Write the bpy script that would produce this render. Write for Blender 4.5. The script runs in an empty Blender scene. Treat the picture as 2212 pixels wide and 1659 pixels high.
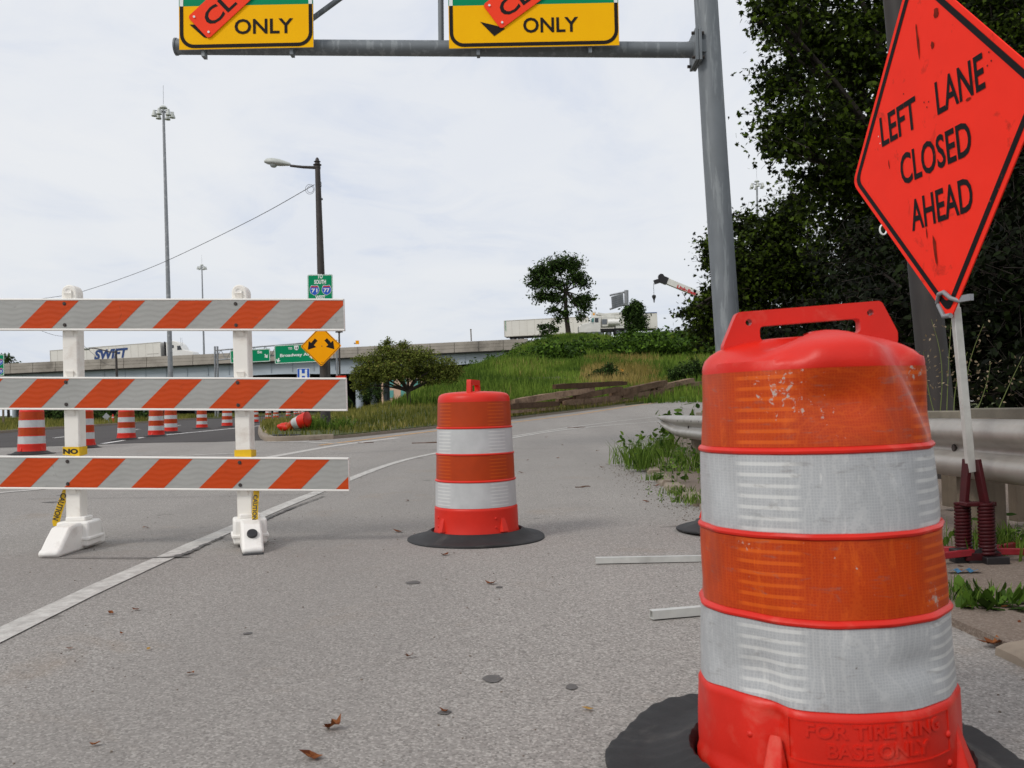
import bpy, bmesh, math, random
import numpy as np
from mathutils import Vector, Matrix

random.seed(7)
rng = np.random.default_rng(7)
scene = bpy.context.scene
COL = scene.collection

# ------------------------------------------------------------------ camera
# measurements were taken in a 2212 x 1659 px print of the photograph
F, CX, CY, EYE = 1950.0, 1106.0, 829.5, 0.80
ROLL, PITCH = 0.02, math.atan((893 - 829.5) / F)
fw = Vector((0, math.cos(PITCH), math.sin(PITCH)))
r0 = Vector((1, 0, 0)); u0 = Vector((0, -math.sin(PITCH), math.cos(PITCH)))
rt = math.cos(ROLL) * r0 - math.sin(ROLL) * u0
up = math.sin(ROLL) * r0 + math.cos(ROLL) * u0
CAM = Vector((0, 0, EYE))
cd = bpy.data.cameras.new('camera'); cam = bpy.data.objects.new('camera', cd); COL.objects.link(cam)
cd.sensor_width = 36; cd.lens = 36 * F / 2212; cd.clip_start = 0.05; cd.clip_end = 5000
m = Matrix.Identity(4)
for i in range(3):
    m[i][0] = rt[i]; m[i][1] = up[i]; m[i][2] = -fw[i]; m[i][3] = CAM[i]
cam.matrix_world = m
cd.dof.use_dof = True; cd.dof.focus_distance = 5.2; cd.dof.aperture_fstop = 9.0
scene.camera = cam

# ------------------------------------------------------------------ sky, sun, exposure
SUN_EL, SUN_AZ = math.radians(42), math.radians(228)      # behind the camera, to the left
world = bpy.data.worlds.new('World'); scene.world = world; world.use_nodes = True
nt = world.node_tree; nt.nodes.clear()
def wn(t, **k):
    n = nt.nodes.new(t)
    for a, b in k.items(): setattr(n, a, b)
    return n
def wl(a, b): nt.links.new(a, b)
out = wn('ShaderNodeOutputWorld'); bg = wn('ShaderNodeBackground'); wl(bg.outputs[0], out.inputs[0])
bg.inputs['Strength'].default_value = 0.1
sky = wn('ShaderNodeTexSky', sky_type='NISHITA'); sky.sun_disc = False
sky.sun_elevation = SUN_EL; sky.sun_rotation = SUN_AZ; sky.air_density = 1.2; sky.dust_density = 4.0
tc = wn('ShaderNodeTexCoord'); sx = wn('ShaderNodeSeparateXYZ'); wl(tc.outputs['Generated'], sx.inputs[0])
def wm(op, a, b=None, clamp=False):
    n = wn('ShaderNodeMath', operation=op); n.use_clamp = clamp
    for i, v in enumerate((a, b)):
        if v is None: continue
        if isinstance(v, (int, float)): n.inputs[i].default_value = v
        else: wl(v, n.inputs[i])
    return n.outputs[0]
zz = wm('ADD', wm('MAXIMUM', sx.outputs[2], 0.0), 0.16)
cb = wn('ShaderNodeCombineXYZ'); wl(wm('DIVIDE', sx.outputs[0], zz), cb.inputs[0]); wl(wm('DIVIDE', sx.outputs[1], zz), cb.inputs[1])
n1 = wn('ShaderNodeTexNoise'); n1.inputs['Scale'].default_value = 0.75; n1.inputs['Detail'].default_value = 7; n1.inputs['Roughness'].default_value = .55; n1.inputs['Distortion'].default_value = .6
wl(cb.outputs[0], n1.inputs['Vector'])
n2 = wn('ShaderNodeTexNoise'); n2.inputs['Scale'].default_value = 2.6; n2.inputs['Detail'].default_value = 8; n2.inputs['Roughness'].default_value = .6; n2.inputs['Distortion'].default_value = 1.0
wl(cb.outputs[0], n2.inputs['Vector'])
rp1 = wn('ShaderNodeValToRGB'); rp1.color_ramp.elements[0].position = .42; rp1.color_ramp.elements[1].position = .62; wl(n1.outputs[0], rp1.inputs[0])
rp2 = wn('ShaderNodeValToRGB'); rp2.color_ramp.elements[0].position = .46; rp2.color_ramp.elements[1].position = .68; wl(n2.outputs[0], rp2.inputs[0])
gap = wm('MULTIPLY', rp1.outputs[0], wm('ADD', wm('MULTIPLY', rp2.outputs[0], .65), .35))
mx = wn('ShaderNodeMix', data_type='RGBA'); wl(gap, mx.inputs[0])
mx.inputs[6].default_value = (8.75, 8.9, 9.15, 1); mx.inputs[7].default_value = (6.3, 7.0, 8.5, 1)
hz = wm('POWER', wm('SUBTRACT', 1.0, wm('MAXIMUM', sx.outputs[2], 0.0), clamp=True), 7.0)
mh = wn('ShaderNodeMix', data_type='RGBA'); wl(wm('MULTIPLY', hz, .62), mh.inputs[0]); wl(mx.outputs[2], mh.inputs[6])
mh.inputs[7].default_value = (6.6, 7.2, 8.0, 1)
ms = wn('ShaderNodeMix', data_type='RGBA'); ms.inputs[0].default_value = .06
wl(mh.outputs[2], ms.inputs[6]); wl(sky.outputs[0], ms.inputs[7]); wl(ms.outputs[2], bg.inputs['Color'])

sd = bpy.data.lights.new('sun', 'SUN'); sd.energy = 1.5; sd.angle = math.radians(14); sd.color = (1, .96, .9)
so = bpy.data.objects.new('sun', sd); COL.objects.link(so)
dirv = Vector((math.sin(SUN_AZ) * math.cos(SUN_EL), math.cos(SUN_AZ) * math.cos(SUN_EL), math.sin(SUN_EL)))
so.rotation_euler = dirv.to_track_quat('Z', 'Y').to_euler(); so.location = (0, -5, 30)
vs = scene.view_settings; vs.view_transform = 'Standard'; vs.look = 'None'; vs.exposure = 0.0; vs.gamma = 1.0; vs.use_curve_mapping = False
scene.cycles.max_bounces = 6; scene.cycles.diffuse_bounces = 3; scene.cycles.glossy_bounces = 2
scene.cycles.transparent_max_bounces = 4; scene.cycles.transmission_bounces = 2

# ------------------------------------------------------------------ pixel helpers
def P(x, y, D): return CAM + fw * D + rt * ((x - CX) / F * D) + up * ((CY - y) / F * D)
def at(x, y, Y):
    d = P(x, y, 1) - CAM; return CAM + d * (Y / d.y)
def sp(x, s=3.0): return s * np.logaddexp(0, np.asarray(x, float) / s)
def hL(Y): return .011 * sp(Y - 10)
def hR(Y): return .035 * sp(Y - 14) + .0945 * sp(Y - 50, 4) - .1295 * sp(Y - 133, 2)
def hh(X, Y):
    X = np.asarray(X, float); Y = np.asarray(Y, float)
    k = np.maximum(0, Y - 45)
    xa = -13 - k * .02; xb = -5 + k * .15
    t = np.clip((X - xa) / (xb - xa), 0, 1); t = t * t * (3 - 2 * t)
    return hL(Y) * (1 - t) + hR(Y) * t
def h(x, y): return float(hh(x, y))
def G(x, y, off=0.0):
    d = P(x, y, 1) - CAM; a = .5; pa = None; t = .5
    while t < 400:
        p = CAM + d * t
        if p.z < h(p.x, p.y) + off:
            lo, hi = t - max(.05, t * .01), t
            for _ in range(30):
                mid = (lo + hi) / 2; q = CAM + d * mid
                if q.z < h(q.x, q.y) + off: hi = mid
                else: lo = mid
            return CAM + d * hi
        t += max(.05, t * .01)
    return CAM + d * 400
def onground(x, D, off=0.0):
    """ground point straight below picture column x at depth D"""
    X = (x - CX) / F * D
    return Vector((X, D, h(X, D) + off))

# ------------------------------------------------------------------ mesh helpers
class B:
    def __init__(s): s.v = []; s.f = []
    def add(s, vs, fs):
        o = len(s.v); s.v += [tuple(p) for p in vs]; s.f += [tuple(i + o for i in f) for f in fs]; return s
    def box(s, c, size, R=None):
        c = Vector(c); x, y, z = [q / 2 for q in size]
        vs = [Vector((a * x, b * y, d * z)) for d in (-1, 1) for a, b in ((-1, -1), (1, -1), (1, 1), (-1, 1))]
        if R is not None: vs = [R @ q for q in vs]
        return s.add([q + c for q in vs], [(3, 2, 1, 0), (4, 5, 6, 7), (0, 1, 5, 4), (1, 2, 6, 5), (2, 3, 7, 6), (3, 0, 4, 7)])
    def bar(s, p0, p1, w, hgt=None, upv=(0, 0, 1)):
        p0 = Vector(p0); p1 = Vector(p1); hgt = hgt or w
        d = (p1 - p0); L = d.length; d.normalize(); u = Vector(upv)
        if abs(d.dot(u)) > .98: u = Vector((0, 1, 0))
        a = d.cross(u).normalized(); b = a.cross(d)
        R = Matrix((d, a, b)).transposed()
        return s.box((p0 + p1) / 2, (L, w, hgt), R)
    def cyl(s, p0, p1, r0, r1=None, n=12, caps=True):
        p0 = Vector(p0); p1 = Vector(p1); r1 = r0 if r1 is None else r1
        d = (p1 - p0).normalized(); u = Vector((0, 0, 1)) if abs(d.z) < .95 else Vector((1, 0, 0))
        a = d.cross(u).normalized(); b = d.cross(a)
        vs = []
        for p, r in ((p0, r0), (p1, r1)):
            for i in range(n):
                t = 2 * math.pi * i / n; vs.append(p + a * (r * math.cos(t)) + b * (r * math.sin(t)))
        fs = [(i, (i + 1) % n, n + (i + 1) % n, n + i) for i in range(n)]
        if caps: fs += [tuple(range(n))[::-1], tuple(range(n, 2 * n))]
        return s.add(vs, fs)
    def tube(s, pts, r, n=8):
        pts = [Vector(p) for p in pts]; rs = r if isinstance(r, (list, tuple)) else [r] * len(pts)
        vs = []; fs = []; a = None
        for k, p in enumerate(pts):
            d = (pts[min(k + 1, len(pts) - 1)] - pts[max(k - 1, 0)]).normalized()
            if a is None:
                u = Vector((0, 0, 1)) if abs(d.z) < .9 else Vector((1, 0, 0)); a = d.cross(u).normalized()
            a = (a - d * a.dot(d)).normalized(); b = d.cross(a)
            vs += [p + a * (rs[k] * math.cos(2 * math.pi * i / n)) + b * (rs[k] * math.sin(2 * math.pi * i / n)) for i in range(n)]
        for k in range(len(pts) - 1):
            for i in range(n):
                j = (i + 1) % n; fs.append((k * n + i, k * n + j, (k + 1) * n + j, (k + 1) * n + i))
        fs += [tuple(range(n))[::-1], tuple(range((len(pts) - 1) * n, len(pts) * n))]
        return s.add(vs, fs)
    def lathe(s, prof, n=32, c=(0, 0, 0), disp=None, closed=False):
        vs = []; fs = []
        for (r, z) in prof:
            for i in range(n):
                t = 2 * math.pi * i / n
                dr, dz = disp(t, r, z) if disp else (0, 0)
                vs.append((c[0] + (r + dr) * math.cos(t), c[1] + (r + dr) * math.sin(t), c[2] + z + dz))
        K = len(prof)
        for k in range(K if closed else K - 1):
            for i in range(n):
                j = (i + 1) % n; k2 = (k + 1) % K
                fs.append((k * n + i, k * n + j, k2 * n + j, k2 * n + i))
        return s.add(vs, fs)
    def prism(s, poly, O, U, V, depth):
        """poly in (u,v) on the plane O,U,V, extruded along W=UxV by -depth..0"""
        O = Vector(O); U = Vector(U); V = Vector(V); W = U.cross(V).normalized(); n = len(poly)
        A = [O + U * p[0] + V * p[1] for p in poly]; Bv = [q - W * depth for q in A]
        return s.add(A + Bv, [tuple(range(n)), tuple(range(2 * n - 1, n - 1, -1))] + [(i, n + i, n + (i + 1) % n, (i + 1) % n) for i in range(n)])
    def flat(s, poly, O, U, V, off=0.0):
        O = Vector(O); U = Vector(U); V = Vector(V); W = U.cross(V).normalized()
        return s.add([O + U * p[0] + V * p[1] + W * off for p in poly], [tuple(range(len(poly)))])
    def ring(s, outer, inner, O, U, V, off=0.0):
        O = Vector(O); U = Vector(U); V = Vector(V); W = U.cross(V).normalized(); n = len(outer)
        f = lambda p: O + U * p[0] + V * p[1] + W * off
        return s.add([f(p) for p in outer] + [f(p) for p in inner], [(i, (i + 1) % n, n + (i + 1) % n, n + i) for i in range(n)])

def rrect(x0, y0, x1, y1, r, n=5):
    o = []
    for cx, cy, a in ((x1 - r, y0 + r, -90), (x1 - r, y1 - r, 0), (x0 + r, y1 - r, 90), (x0 + r, y0 + r, 180)):
        for i in range(n + 1):
            t = math.radians(a + 90 * i / n); o.append((cx + r * math.cos(t), cy + r * math.sin(t)))
    return o
def rpoly(pts, r, n=4):
    o = []; N = len(pts)
    for i in range(N):
        p = Vector(pts[i]); a = (Vector(pts[i - 1]) - p).normalized(); b = (Vector(pts[(i + 1) % N]) - p).normalized()
        ang = a.angle(b); d = r / math.tan(ang / 2); s0 = p + a * d; s1 = p + b * d
        for k in range(n + 1):
            t = k / n; q = s0 * (1 - t) ** 2 + p * 2 * t * (1 - t) + s1 * t * t; o.append((q.x, q.y))
    return o

def finish(me, mat, smooth):
    if mat is not None: me.materials.append(mat)
    if smooth is not None:
        me.polygons.foreach_set('use_smooth', [True] * len(me.polygons)); me.set_sharp_from_angle(angle=math.radians(smooth))
    me.update()
def obj(name, b, mat, parent=None, smooth=40, world=False, bevel=None, kind=None, label=None):
    vs = b.v
    if world and parent is not None:
        l = parent.location; vs = [(v[0] - l.x, v[1] - l.y, v[2] - l.z) for v in vs]
    me = bpy.data.meshes.new(name); me.from_pydata(vs, [], b.f)
    finish(me, mat, smooth)
    o = bpy.data.objects.new(name, me); COL.objects.link(o)
    if parent is not None: o.parent = parent
    if bevel:
        bm = bmesh.new(); bm.from_mesh(me); bmesh.ops.recalc_face_normals(bm, faces=bm.faces); bm.to_mesh(me); bm.free()
        md = o.modifiers.new('bevel', 'BEVEL'); md.width = bevel; md.segments = 2; md.limit_method = 'ANGLE'; md.angle_limit = math.radians(35)
    if kind: o['kind'] = kind
    if label: o['label'] = label
    return o
def tag(o, label, cat, group=None):
    o['label'] = label; o['category'] = cat
    if group: o['group'] = group
    return o
def thing(name, label, cat, loc=(0, 0, 0), rot=(0, 0, 0), group=None):
    o = bpy.data.objects.new(name, None); COL.objects.link(o); o.location = loc; o.rotation_euler = rot; o.empty_display_size = .1
    return tag(o, label, cat, group)
def copy_tree(o, parent=None):
    c = o.copy(); COL.objects.link(c); c.parent = parent
    for ch in list(o.children): copy_tree(ch, c)
    return c
def struct(o): o['kind'] = 'structure'; return o

def text_b(s, size, bold=0.0, sxx=1.0, align='LEFT', spacing=1.0):
    """flat text in the xy plane; cap height = size"""
    cu = bpy.data.curves.new('t', 'FONT'); cu.body = s; cu.size = size / .73; cu.offset = bold; cu.space_character = spacing; cu.resolution_u = 3
    cu.align_x = align
    o = bpy.data.objects.new('t', cu)
    me = bpy.data.meshes.new_from_object(o)
    vs = [(v.co.x * sxx, v.co.y, 0) for v in me.vertices]; fs = [tuple(p.vertices) for p in me.polygons]
    bpy.data.objects.remove(o); bpy.data.curves.remove(cu); bpy.data.meshes.remove(me)
    return vs, fs
def text_on(b, s, size, O, U, V, off, pos, bold=0.0, sxx=1.0, align='LEFT', ang=0.0, fit=None, spacing=1.0):
    vs, fs = text_b(s, size, bold, sxx, align, spacing)
    if fit:
        x0 = min(v[0] for v in vs); x1 = max(v[0] for v in vs); k = fit / (x1 - x0)
        vs = [((v[0] - x0) * k, v[1], 0) for v in vs]
        if align == 'CENTER': vs = [(v[0] - fit / 2, v[1], 0) for v in vs]
    O = Vector(O); U = Vector(U); V = Vector(V); W = U.cross(V).normalized(); c, n = math.cos(ang), math.sin(ang)
    b.add([O + U * (pos[0] + v[0] * c - v[1] * n) + V * (pos[1] + v[0] * n + v[1] * c) + W * off for v in vs], fs)
    return b

# ------------------------------------------------------------------ materials
def lin(hx):
    c = [int(hx[i:i + 2], 16) / 255 for i in (1, 3, 5)]
    return tuple(q / 12.92 if q < .04045 else ((q + .055) / 1.055) ** 2.4 for q in c)
class NT:
    def __init__(s, name):
        s.m = bpy.data.materials.new(name); s.m.use_nodes = True; s.t = s.m.node_tree
        s.p = s.t.nodes['Principled BSDF']; s.o = s.t.nodes['Material Output']
        s.tc = s.n('ShaderNodeTexCoord')
    def n(s, t, **k):
        q = s.t.nodes.new(t)
        for a, b in k.items(): setattr(q, a, b)
        return q
    def l(s, a, b): s.t.links.new(a, b)
    def noise(s, scale, detail=4, rough=.55, dist=0, vec=None):
        q = s.n('ShaderNodeTexNoise'); q.inputs['Scale'].default_value = scale; q.inputs['Detail'].default_value = detail
        q.inputs['Roughness'].default_value = rough; q.inputs['Distortion'].default_value = dist
        s.l(vec or s.tc.outputs['Object'], q.inputs['Vector']); return q.outputs[0]
    def ramp(s, v, a, b, c0=(0, 0, 0), c1=(1, 1, 1)):
        q = s.n('ShaderNodeValToRGB'); q.color_ramp.elements[0].position = a; q.color_ramp.elements[1].position = b
        q.color_ramp.elements[0].color = (*c0, 1); q.color_ramp.elements[1].color = (*c1, 1); s.l(v, q.inputs[0]); return q.outputs[0]
    def mix(s, f, a, b, blend='MIX'):
        q = s.n('ShaderNodeMix', data_type='RGBA', blend_type=blend)
        for i, v in ((0, f), (6, a), (7, b)):
            if isinstance(v, (int, float)): q.inputs[i].default_value = v
            elif isinstance(v, tuple): q.inputs[i].default_value = (*v[:3], 1)
            else: s.l(v, q.inputs[i])
        return q.outputs[2]
    def math(s, op, a, b=None, clamp=False):
        q = s.n('ShaderNodeMath', operation=op); q.use_clamp = clamp
        for i, v in enumerate((a, b)):
            if v is None: continue
            if isinstance(v, (int, float)): q.inputs[i].default_value = v
            else: s.l(v, q.inputs[i])
        return q.outputs[0]
    def mapping(s, scale, loc=(0, 0, 0), rot=(0, 0, 0)):
        q = s.n('ShaderNodeMapping'); q.inputs['Scale'].default_value = scale; q.inputs['Location'].default_value = loc; q.inputs['Rotation'].default_value = rot
        s.l(s.tc.outputs['Object'], q.inputs[0]); return q.outputs[0]
    def bump(s, hgt, strength=.3, dist=.01):
        q = s.n('ShaderNodeBump'); q.inputs['Strength'].default_value = strength; q.inputs['Distance'].default_value = dist
        s.l(hgt, q.inputs['Height']); s.l(q.outputs[0], s.p.inputs['Normal'])
    def col(s, c): s.l(c, s.p.inputs['Base Color'])
    def set(s, **k):
        for a, b in k.items(): s.p.inputs[a].default_value = b
def sc(c, k): return tuple(min(1, q * k) for q in c)
def M(name, c, rough=.6, var=.12, scale=6, metal=0.0, bump=0.0, bscale=80, dirt=None, dscale=3, damt=.5, spec=.5, dlo=.5, dhi=.75, bdist=.005, streak=False):
    if isinstance(c, str): c = lin(c)
    t = NT(name); v = t.noise(scale, 5)
    col = t.mix(t.ramp(v, .3, .7), sc(c, 1 - var), sc(c, 1 + var))
    if dirt:
        d = lin(dirt) if isinstance(dirt, str) else dirt
        vec = t.mapping((dscale * 6, dscale * 6, dscale * .6)) if streak else None
        mk = t.noise(1.0 if streak else dscale, 8, .65, .4, vec=vec); col = t.mix(t.math('MULTIPLY', t.ramp(mk, dlo, dhi), damt), col, d)
    t.col(col); t.set(Roughness=rough, Metallic=metal); t.p.inputs['Specular IOR Level'].default_value = spec
    if bump: t.bump(t.noise(bscale, 3), bump, bdist)
    return t.m

def mat_road(name, c, dark, light, speck=1.0, tint='#8a7358', crack=.0):
    t = NT(name); c = lin(c)
    big = t.noise(.35, 6, .6); med = t.noise(3.5, 5, .6)
    col = t.mix(t.ramp(big, .3, .7), sc(c, .9), sc(c, 1.1))
    col = t.mix(t.math('MULTIPLY', t.ramp(med, .35, .75), .35), col, sc(c, .86))
    vo = t.n('ShaderNodeTexVoronoi'); vo.inputs['Scale'].default_value = 165; t.l(t.tc.outputs['Object'], vo.inputs['Vector'])
    sep = t.n('ShaderNodeSeparateColor'); t.l(vo.outputs['Color'], sep.inputs[0])
    col = t.mix(t.math('MULTIPLY', t.ramp(sep.outputs[0], .62, .8), .5 * speck), col, lin(light))
    col = t.mix(t.math('MULTIPLY', t.ramp(sep.outputs[1], .66, .85), .5 * speck), col, lin(dark))
    fine = t.noise(60, 6, .75); col = t.mix(t.math('MULTIPLY', t.ramp(fine, .45, .7), .45 * speck), col, lin(dark))
    trk = t.noise(1.0, 4, .5, .2, vec=t.mapping((.9, .05, 1))); col = t.mix(t.math('MULTIPLY', t.ramp(trk, .42, .62), .32), col, sc(c, .7))
    dust = t.noise(.22, 6, .6, .8); col = t.mix(t.math('MULTIPLY', t.ramp(dust, .55, .7), .25), col, sc(c, 1.25))
    stain = t.noise(1.1, 7, .65, .5); col = t.mix(t.math('MULTIPLY', t.ramp(stain, .58, .74), .28), col, lin(tint))
    sa = t.noise(.55, 8, .7, 1.2); col = t.mix(t.math('MULTIPLY', t.ramp(sa, .56, .66), .22), col, sc(c, .68))
    spots = t.noise(2.3, 3, .5, .2); col = t.mix(t.math('MULTIPLY', t.ramp(spots, .70, .73), .5), col, lin(dark))
    # hairline cracks
    vc = t.n('ShaderNodeTexVoronoi', feature='DISTANCE_TO_EDGE'); vc.inputs['Scale'].default_value = .16
    wob = t.n('ShaderNodeTexNoise'); wob.inputs['Scale'].default_value = 1.2; wob.inputs['Detail'].default_value = 6; t.l(t.tc.outputs['Object'], wob.inputs['Vector'])
    va = t.n('ShaderNodeVectorMath', operation='MULTIPLY_ADD'); va.inputs[1].default_value = (.9, .9, .9); t.l(wob.outputs['Color'], va.inputs[0]); t.l(t.tc.outputs['Object'], va.inputs[2])
    t.l(va.outputs[0], vc.inputs['Vector'])
    col = t.mix(t.math('MULTIPLY', t.ramp(vc.outputs['Distance'], .0, .0025, (1, 1, 1), (0, 0, 0)), crack), col, lin('#4a4643'))
    t.col(col); t.set(Roughness=.92); t.p.inputs['Specular IOR Level'].default_value = .25
    t.bump(sep.outputs[0], .35, .004); return t.m
def mat_paint(name, c, worn='#8b8784', thr=(.55, .72)):
    t = NT(name); c = lin(c); w = t.noise(14, 8, .75, .3); w2 = t.noise(90, 4, .7)
    k = t.math('ADD', t.math('MULTIPLY', t.ramp(w, *thr), .8), t.math('MULTIPLY', t.ramp(w2, .55, .7), .35), True)
    t.col(t.mix(k, c, lin(worn))); t.set(Roughness=.8); t.bump(w2, .3, .003); return t.m
def mat_leaf(name, dark, light, trans=.22, brown=None):
    t = NT(name); at_ = t.n('ShaderNodeAttribute'); at_.attribute_name = 'var'
    col = t.mix(at_.outputs['Fac'], lin(dark), lin(light))
    if brown: col = t.mix(t.ramp(at_.outputs['Fac'], .93, .97), col, lin(brown))
    t.col(col); t.set(Roughness=.65); t.p.inputs['Specular IOR Level'].default_value = .1
    tr = t.n('ShaderNodeBsdfTranslucent'); t.l(col, tr.inputs['Color'])
    mxs = t.n('ShaderNodeMixShader'); mxs.inputs[0].default_value = trans
    t.l(t.p.outputs[0], mxs.inputs[1]); t.l(tr.outputs[0], mxs.inputs[2]); t.l(mxs.outputs[0], t.o.inputs['Surface']); return t.m
def mat_sheet(name, c, hi, near=False, wear='#b3a9a0'):
    """retroreflective sheeting: faint cell grid, lighter bar-shaped tiles printed in columns, scuffs"""
    t = NT(name); c = lin(c); hi = lin(hi)
    sx_ = t.n('ShaderNodeSeparateXYZ'); t.l(t.tc.outputs['Object'], sx_.inputs[0])
    ang = t.math('ARCTAN2', sx_.outputs[1], sx_.outputs[0])
    cols = t.ramp(t.math('SINE', t.math('ADD', t.math('MULTIPLY', ang, 4.0), 4.43)), .35, .62)
    bars = t.ramp(t.math('SINE', t.math('MULTIPLY', sx_.outputs[2], 2 * math.pi / .0215)), .35, .65)
    big = t.noise(9, 5, .6); col = t.mix(t.ramp(big, .3, .7), sc(c, .9), sc(c, 1.08))
    col = t.mix(t.math('MULTIPLY', t.math('MULTIPLY', cols, bars), .55), col, hi)
    if near:
        vo = t.n('ShaderNodeTexVoronoi', feature='DISTANCE_TO_EDGE'); vo.inputs['Scale'].default_value = 170; vo.inputs['Randomness'].default_value = .25
        t.l(t.tc.outputs['Object'], vo.inputs['Vector'])
        col = t.mix(t.math('MULTIPLY', t.ramp(vo.outputs['Distance'], .06, .16, (1, 1, 1), (0, 0, 0)), .22), col, hi)
        sm = t.noise(1.0, 9, .7, .6, vec=t.mapping((26, 26, 9))); col = t.mix(t.math('MULTIPLY', t.ramp(sm, .58, .7), .5), col, hi)
        fl = t.noise(22, 9, .75, 1.0); col = t.mix(t.ramp(fl, .715, .73), col, lin(wear))
        for pt_, rad_ in (((-.125, -.20, .835), .10), ((-.05, -.235, .80), .05), ((.17, -.165, .86), .06), ((.16, -.19, .41), .06), ((-.19, -.15, .54), .04)):
            dv_ = t.n('ShaderNodeVectorMath', operation='DISTANCE'); t.l(t.tc.outputs['Object'], dv_.inputs[0]); dv_.inputs[1].default_value = pt_
            fall = t.ramp(dv_.outputs['Value'], 0, rad_, (1, 1, 1), (0, 0, 0)); chips = t.noise(75, 6, .7, .5)
            col = t.mix(t.ramp(t.math('ADD', chips, t.math('MULTIPLY', fall, .2)), .70, .73), col, lin(wear))
            smr = t.noise(1.0, 7, .7, .6, vec=t.mapping((30, 30, 60))); col = t.mix(t.math('MULTIPLY', t.math('MULTIPLY', fall, t.ramp(smr, .4, .7)), .5), col, hi)
        scr = t.noise(1.0, 6, .7, .8, vec=t.mapping((60, 60, 7), rot=(.3, .2, 0))); col = t.mix(t.math('MULTIPLY', t.ramp(scr, .66, .70), .6), col, hi)
        dk = t.noise(7, 8, .7, .4); col = t.mix(t.math('MULTIPLY', t.ramp(dk, .52, .75), .5), col, sc(c, .5))
        gr = t.noise(1.0, 8, .7, .5, vec=t.mapping((14, 14, 50), rot=(.1, .15, 0))); col = t.mix(t.math('MULTIPLY', t.ramp(gr, .58, .66), .35), col, lin('#6d6560'))
    t.col(col); t.set(Roughness=.38 if near else .45); t.p.inputs['Specular IOR Level'].default_value = .3
    return t.m

MT = {}
MT['plastic'] = M('drum_plastic', '#cf2613', .45, .08, 7, dirt='#9a4030', dscale=5, damt=.35, dlo=.55, dhi=.8, spec=.35)
MT['plastic_near'] = M('scuffed_drum_plastic', '#d02212', .42, .08, 8, dirt='#dc7a66', dscale=9, damt=.42, dlo=.56, dhi=.75, bump=.08, bscale=160, spec=.35)
MT['orange_sheet'] = mat_sheet('orange_sheeting', '#a93702', '#c85408')
MT['white_sheet'] = mat_sheet('white_sheeting', '#babbbb', '#d8d8d4')
MT['orange_near'] = mat_sheet('scuffed_orange_sheeting', '#b13602', '#e06414', True)
MT['white_near'] = mat_sheet('scuffed_white_sheeting', '#a8aaac', '#dcdcd8', True, '#7c7974')
MT['rubber'] = M('tire_rubber', '#212122', .7, .25, 12, dirt='#6a6660', dscale=5, damt=.5, dlo=.58, dhi=.75, bump=.3, bscale=40)
MT['white_plastic'] = M('white_plastic', '#ece8e0', .5, .03, 5, dirt='#a08468', dscale=4, damt=.5, dlo=.54, dhi=.76, bump=.06, bscale=60)
MT['foot_plastic'] = M('foot_plastic', '#ebe8e2', .55, .04, 6, dirt='#8f8272', dscale=6, damt=.5, dlo=.55, dhi=.75, bump=.1, bscale=70)
MT['lip'] = M('board_edge_plastic', '#efece6', .5, .03, 6)
def mat_board(name, c, dk):
    t = NT(name); c = lin(c)
    sx_ = t.n('ShaderNodeSeparateXYZ'); t.l(t.tc.outputs['Object'], sx_.inputs[0])
    wob = t.math('MULTIPLY', t.math('SINE', t.math('MULTIPLY', sx_.outputs[0], 40)), .006)
    wv = t.math('SINE', t.math('MULTIPLY', t.math('ADD', sx_.outputs[2], wob), 190))
    big = t.noise(5, 5, .6); col = t.mix(t.ramp(big, .3, .7), sc(c, .94), sc(c, 1.05))
    col = t.mix(t.math('MULTIPLY', t.ramp(wv, .9, 1.0), .2), col, sc(c, 1.25))
    d = t.noise(10, 9, .75, .8); col = t.mix(t.math('MULTIPLY', t.ramp(d, .62, .72), .75), col, lin(dk))
    d2 = t.noise(3, 8, .7, .6); col = t.mix(t.math('MULTIPLY', t.ramp(d2, .5, .75), .4), col, sc(c, .72))
    t.col(col); t.set(Roughness=.5); t.p.inputs['Specular IOR Level'].default_value = .3; t.bump(wv, .1, .003); return t.m
MT['board_white'] = mat_board('board_white_sheet', '#a3a39f', '#66625e')
MT['board_orange'] = mat_board('board_orange_sheet', '#c24204', '#6a3018')
MT['bolt'] = M('bolt_steel', '#4a4340', .5, .3, 60, metal=.5)
MT['galv'] = M('galvanised_steel', '#8d8f92', .5, .12, 5, metal=.35, dirt='#b8babb', dscale=2.2, damt=.5, dlo=.55, dhi=.62)
MT['gantry'] = M('painted_gantry_steel', '#6f7478', .55, .08, 3, metal=.2, dirt='#94999b', dscale=1.5, damt=.6, dlo=.52, dhi=.6, streak=True)
MT['rail'] = M('guardrail_steel', '#a8a39c', .42, .1, 8, metal=.5, dirt='#6e6258', dscale=2.5, damt=.5, dlo=.5, dhi=.75, streak=False, bump=.05)
MT['alu'] = M('aluminium_tube', '#c9c9c4', .4, .06, 20, metal=.3, dirt='#8d8a84', dscale=6, damt=.4)
MT['wood_post'] = M('weathered_post', '#6d6152', .9, .2, 5, dirt='#3f382f', dscale=1.5, damt=.6, streak=True, bump=.5, bscale=60)
MT['plank'] = M('grey_plank', '#7d7668', .9, .2, 6, dirt='#4a4238', dscale=2, damt=.5, bump=.5, bscale=50)
MT['tie'] = M('weathered_tie', '#8a7260', .95, .35, 1.4, dirt='#33261d', dscale=2.4, damt=.85, dlo=.52, dhi=.68, bump=.9, bscale=14, bdist=.03)
_t = NT('weathered_tie'); _oi = _t.n('ShaderNodeObjectInfo'); _a = _t.noise(1.1, 6, .7, .5); _b = _t.noise(5, 7, .7, .4, vec=_t.mapping((1, 1, 3)))
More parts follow.
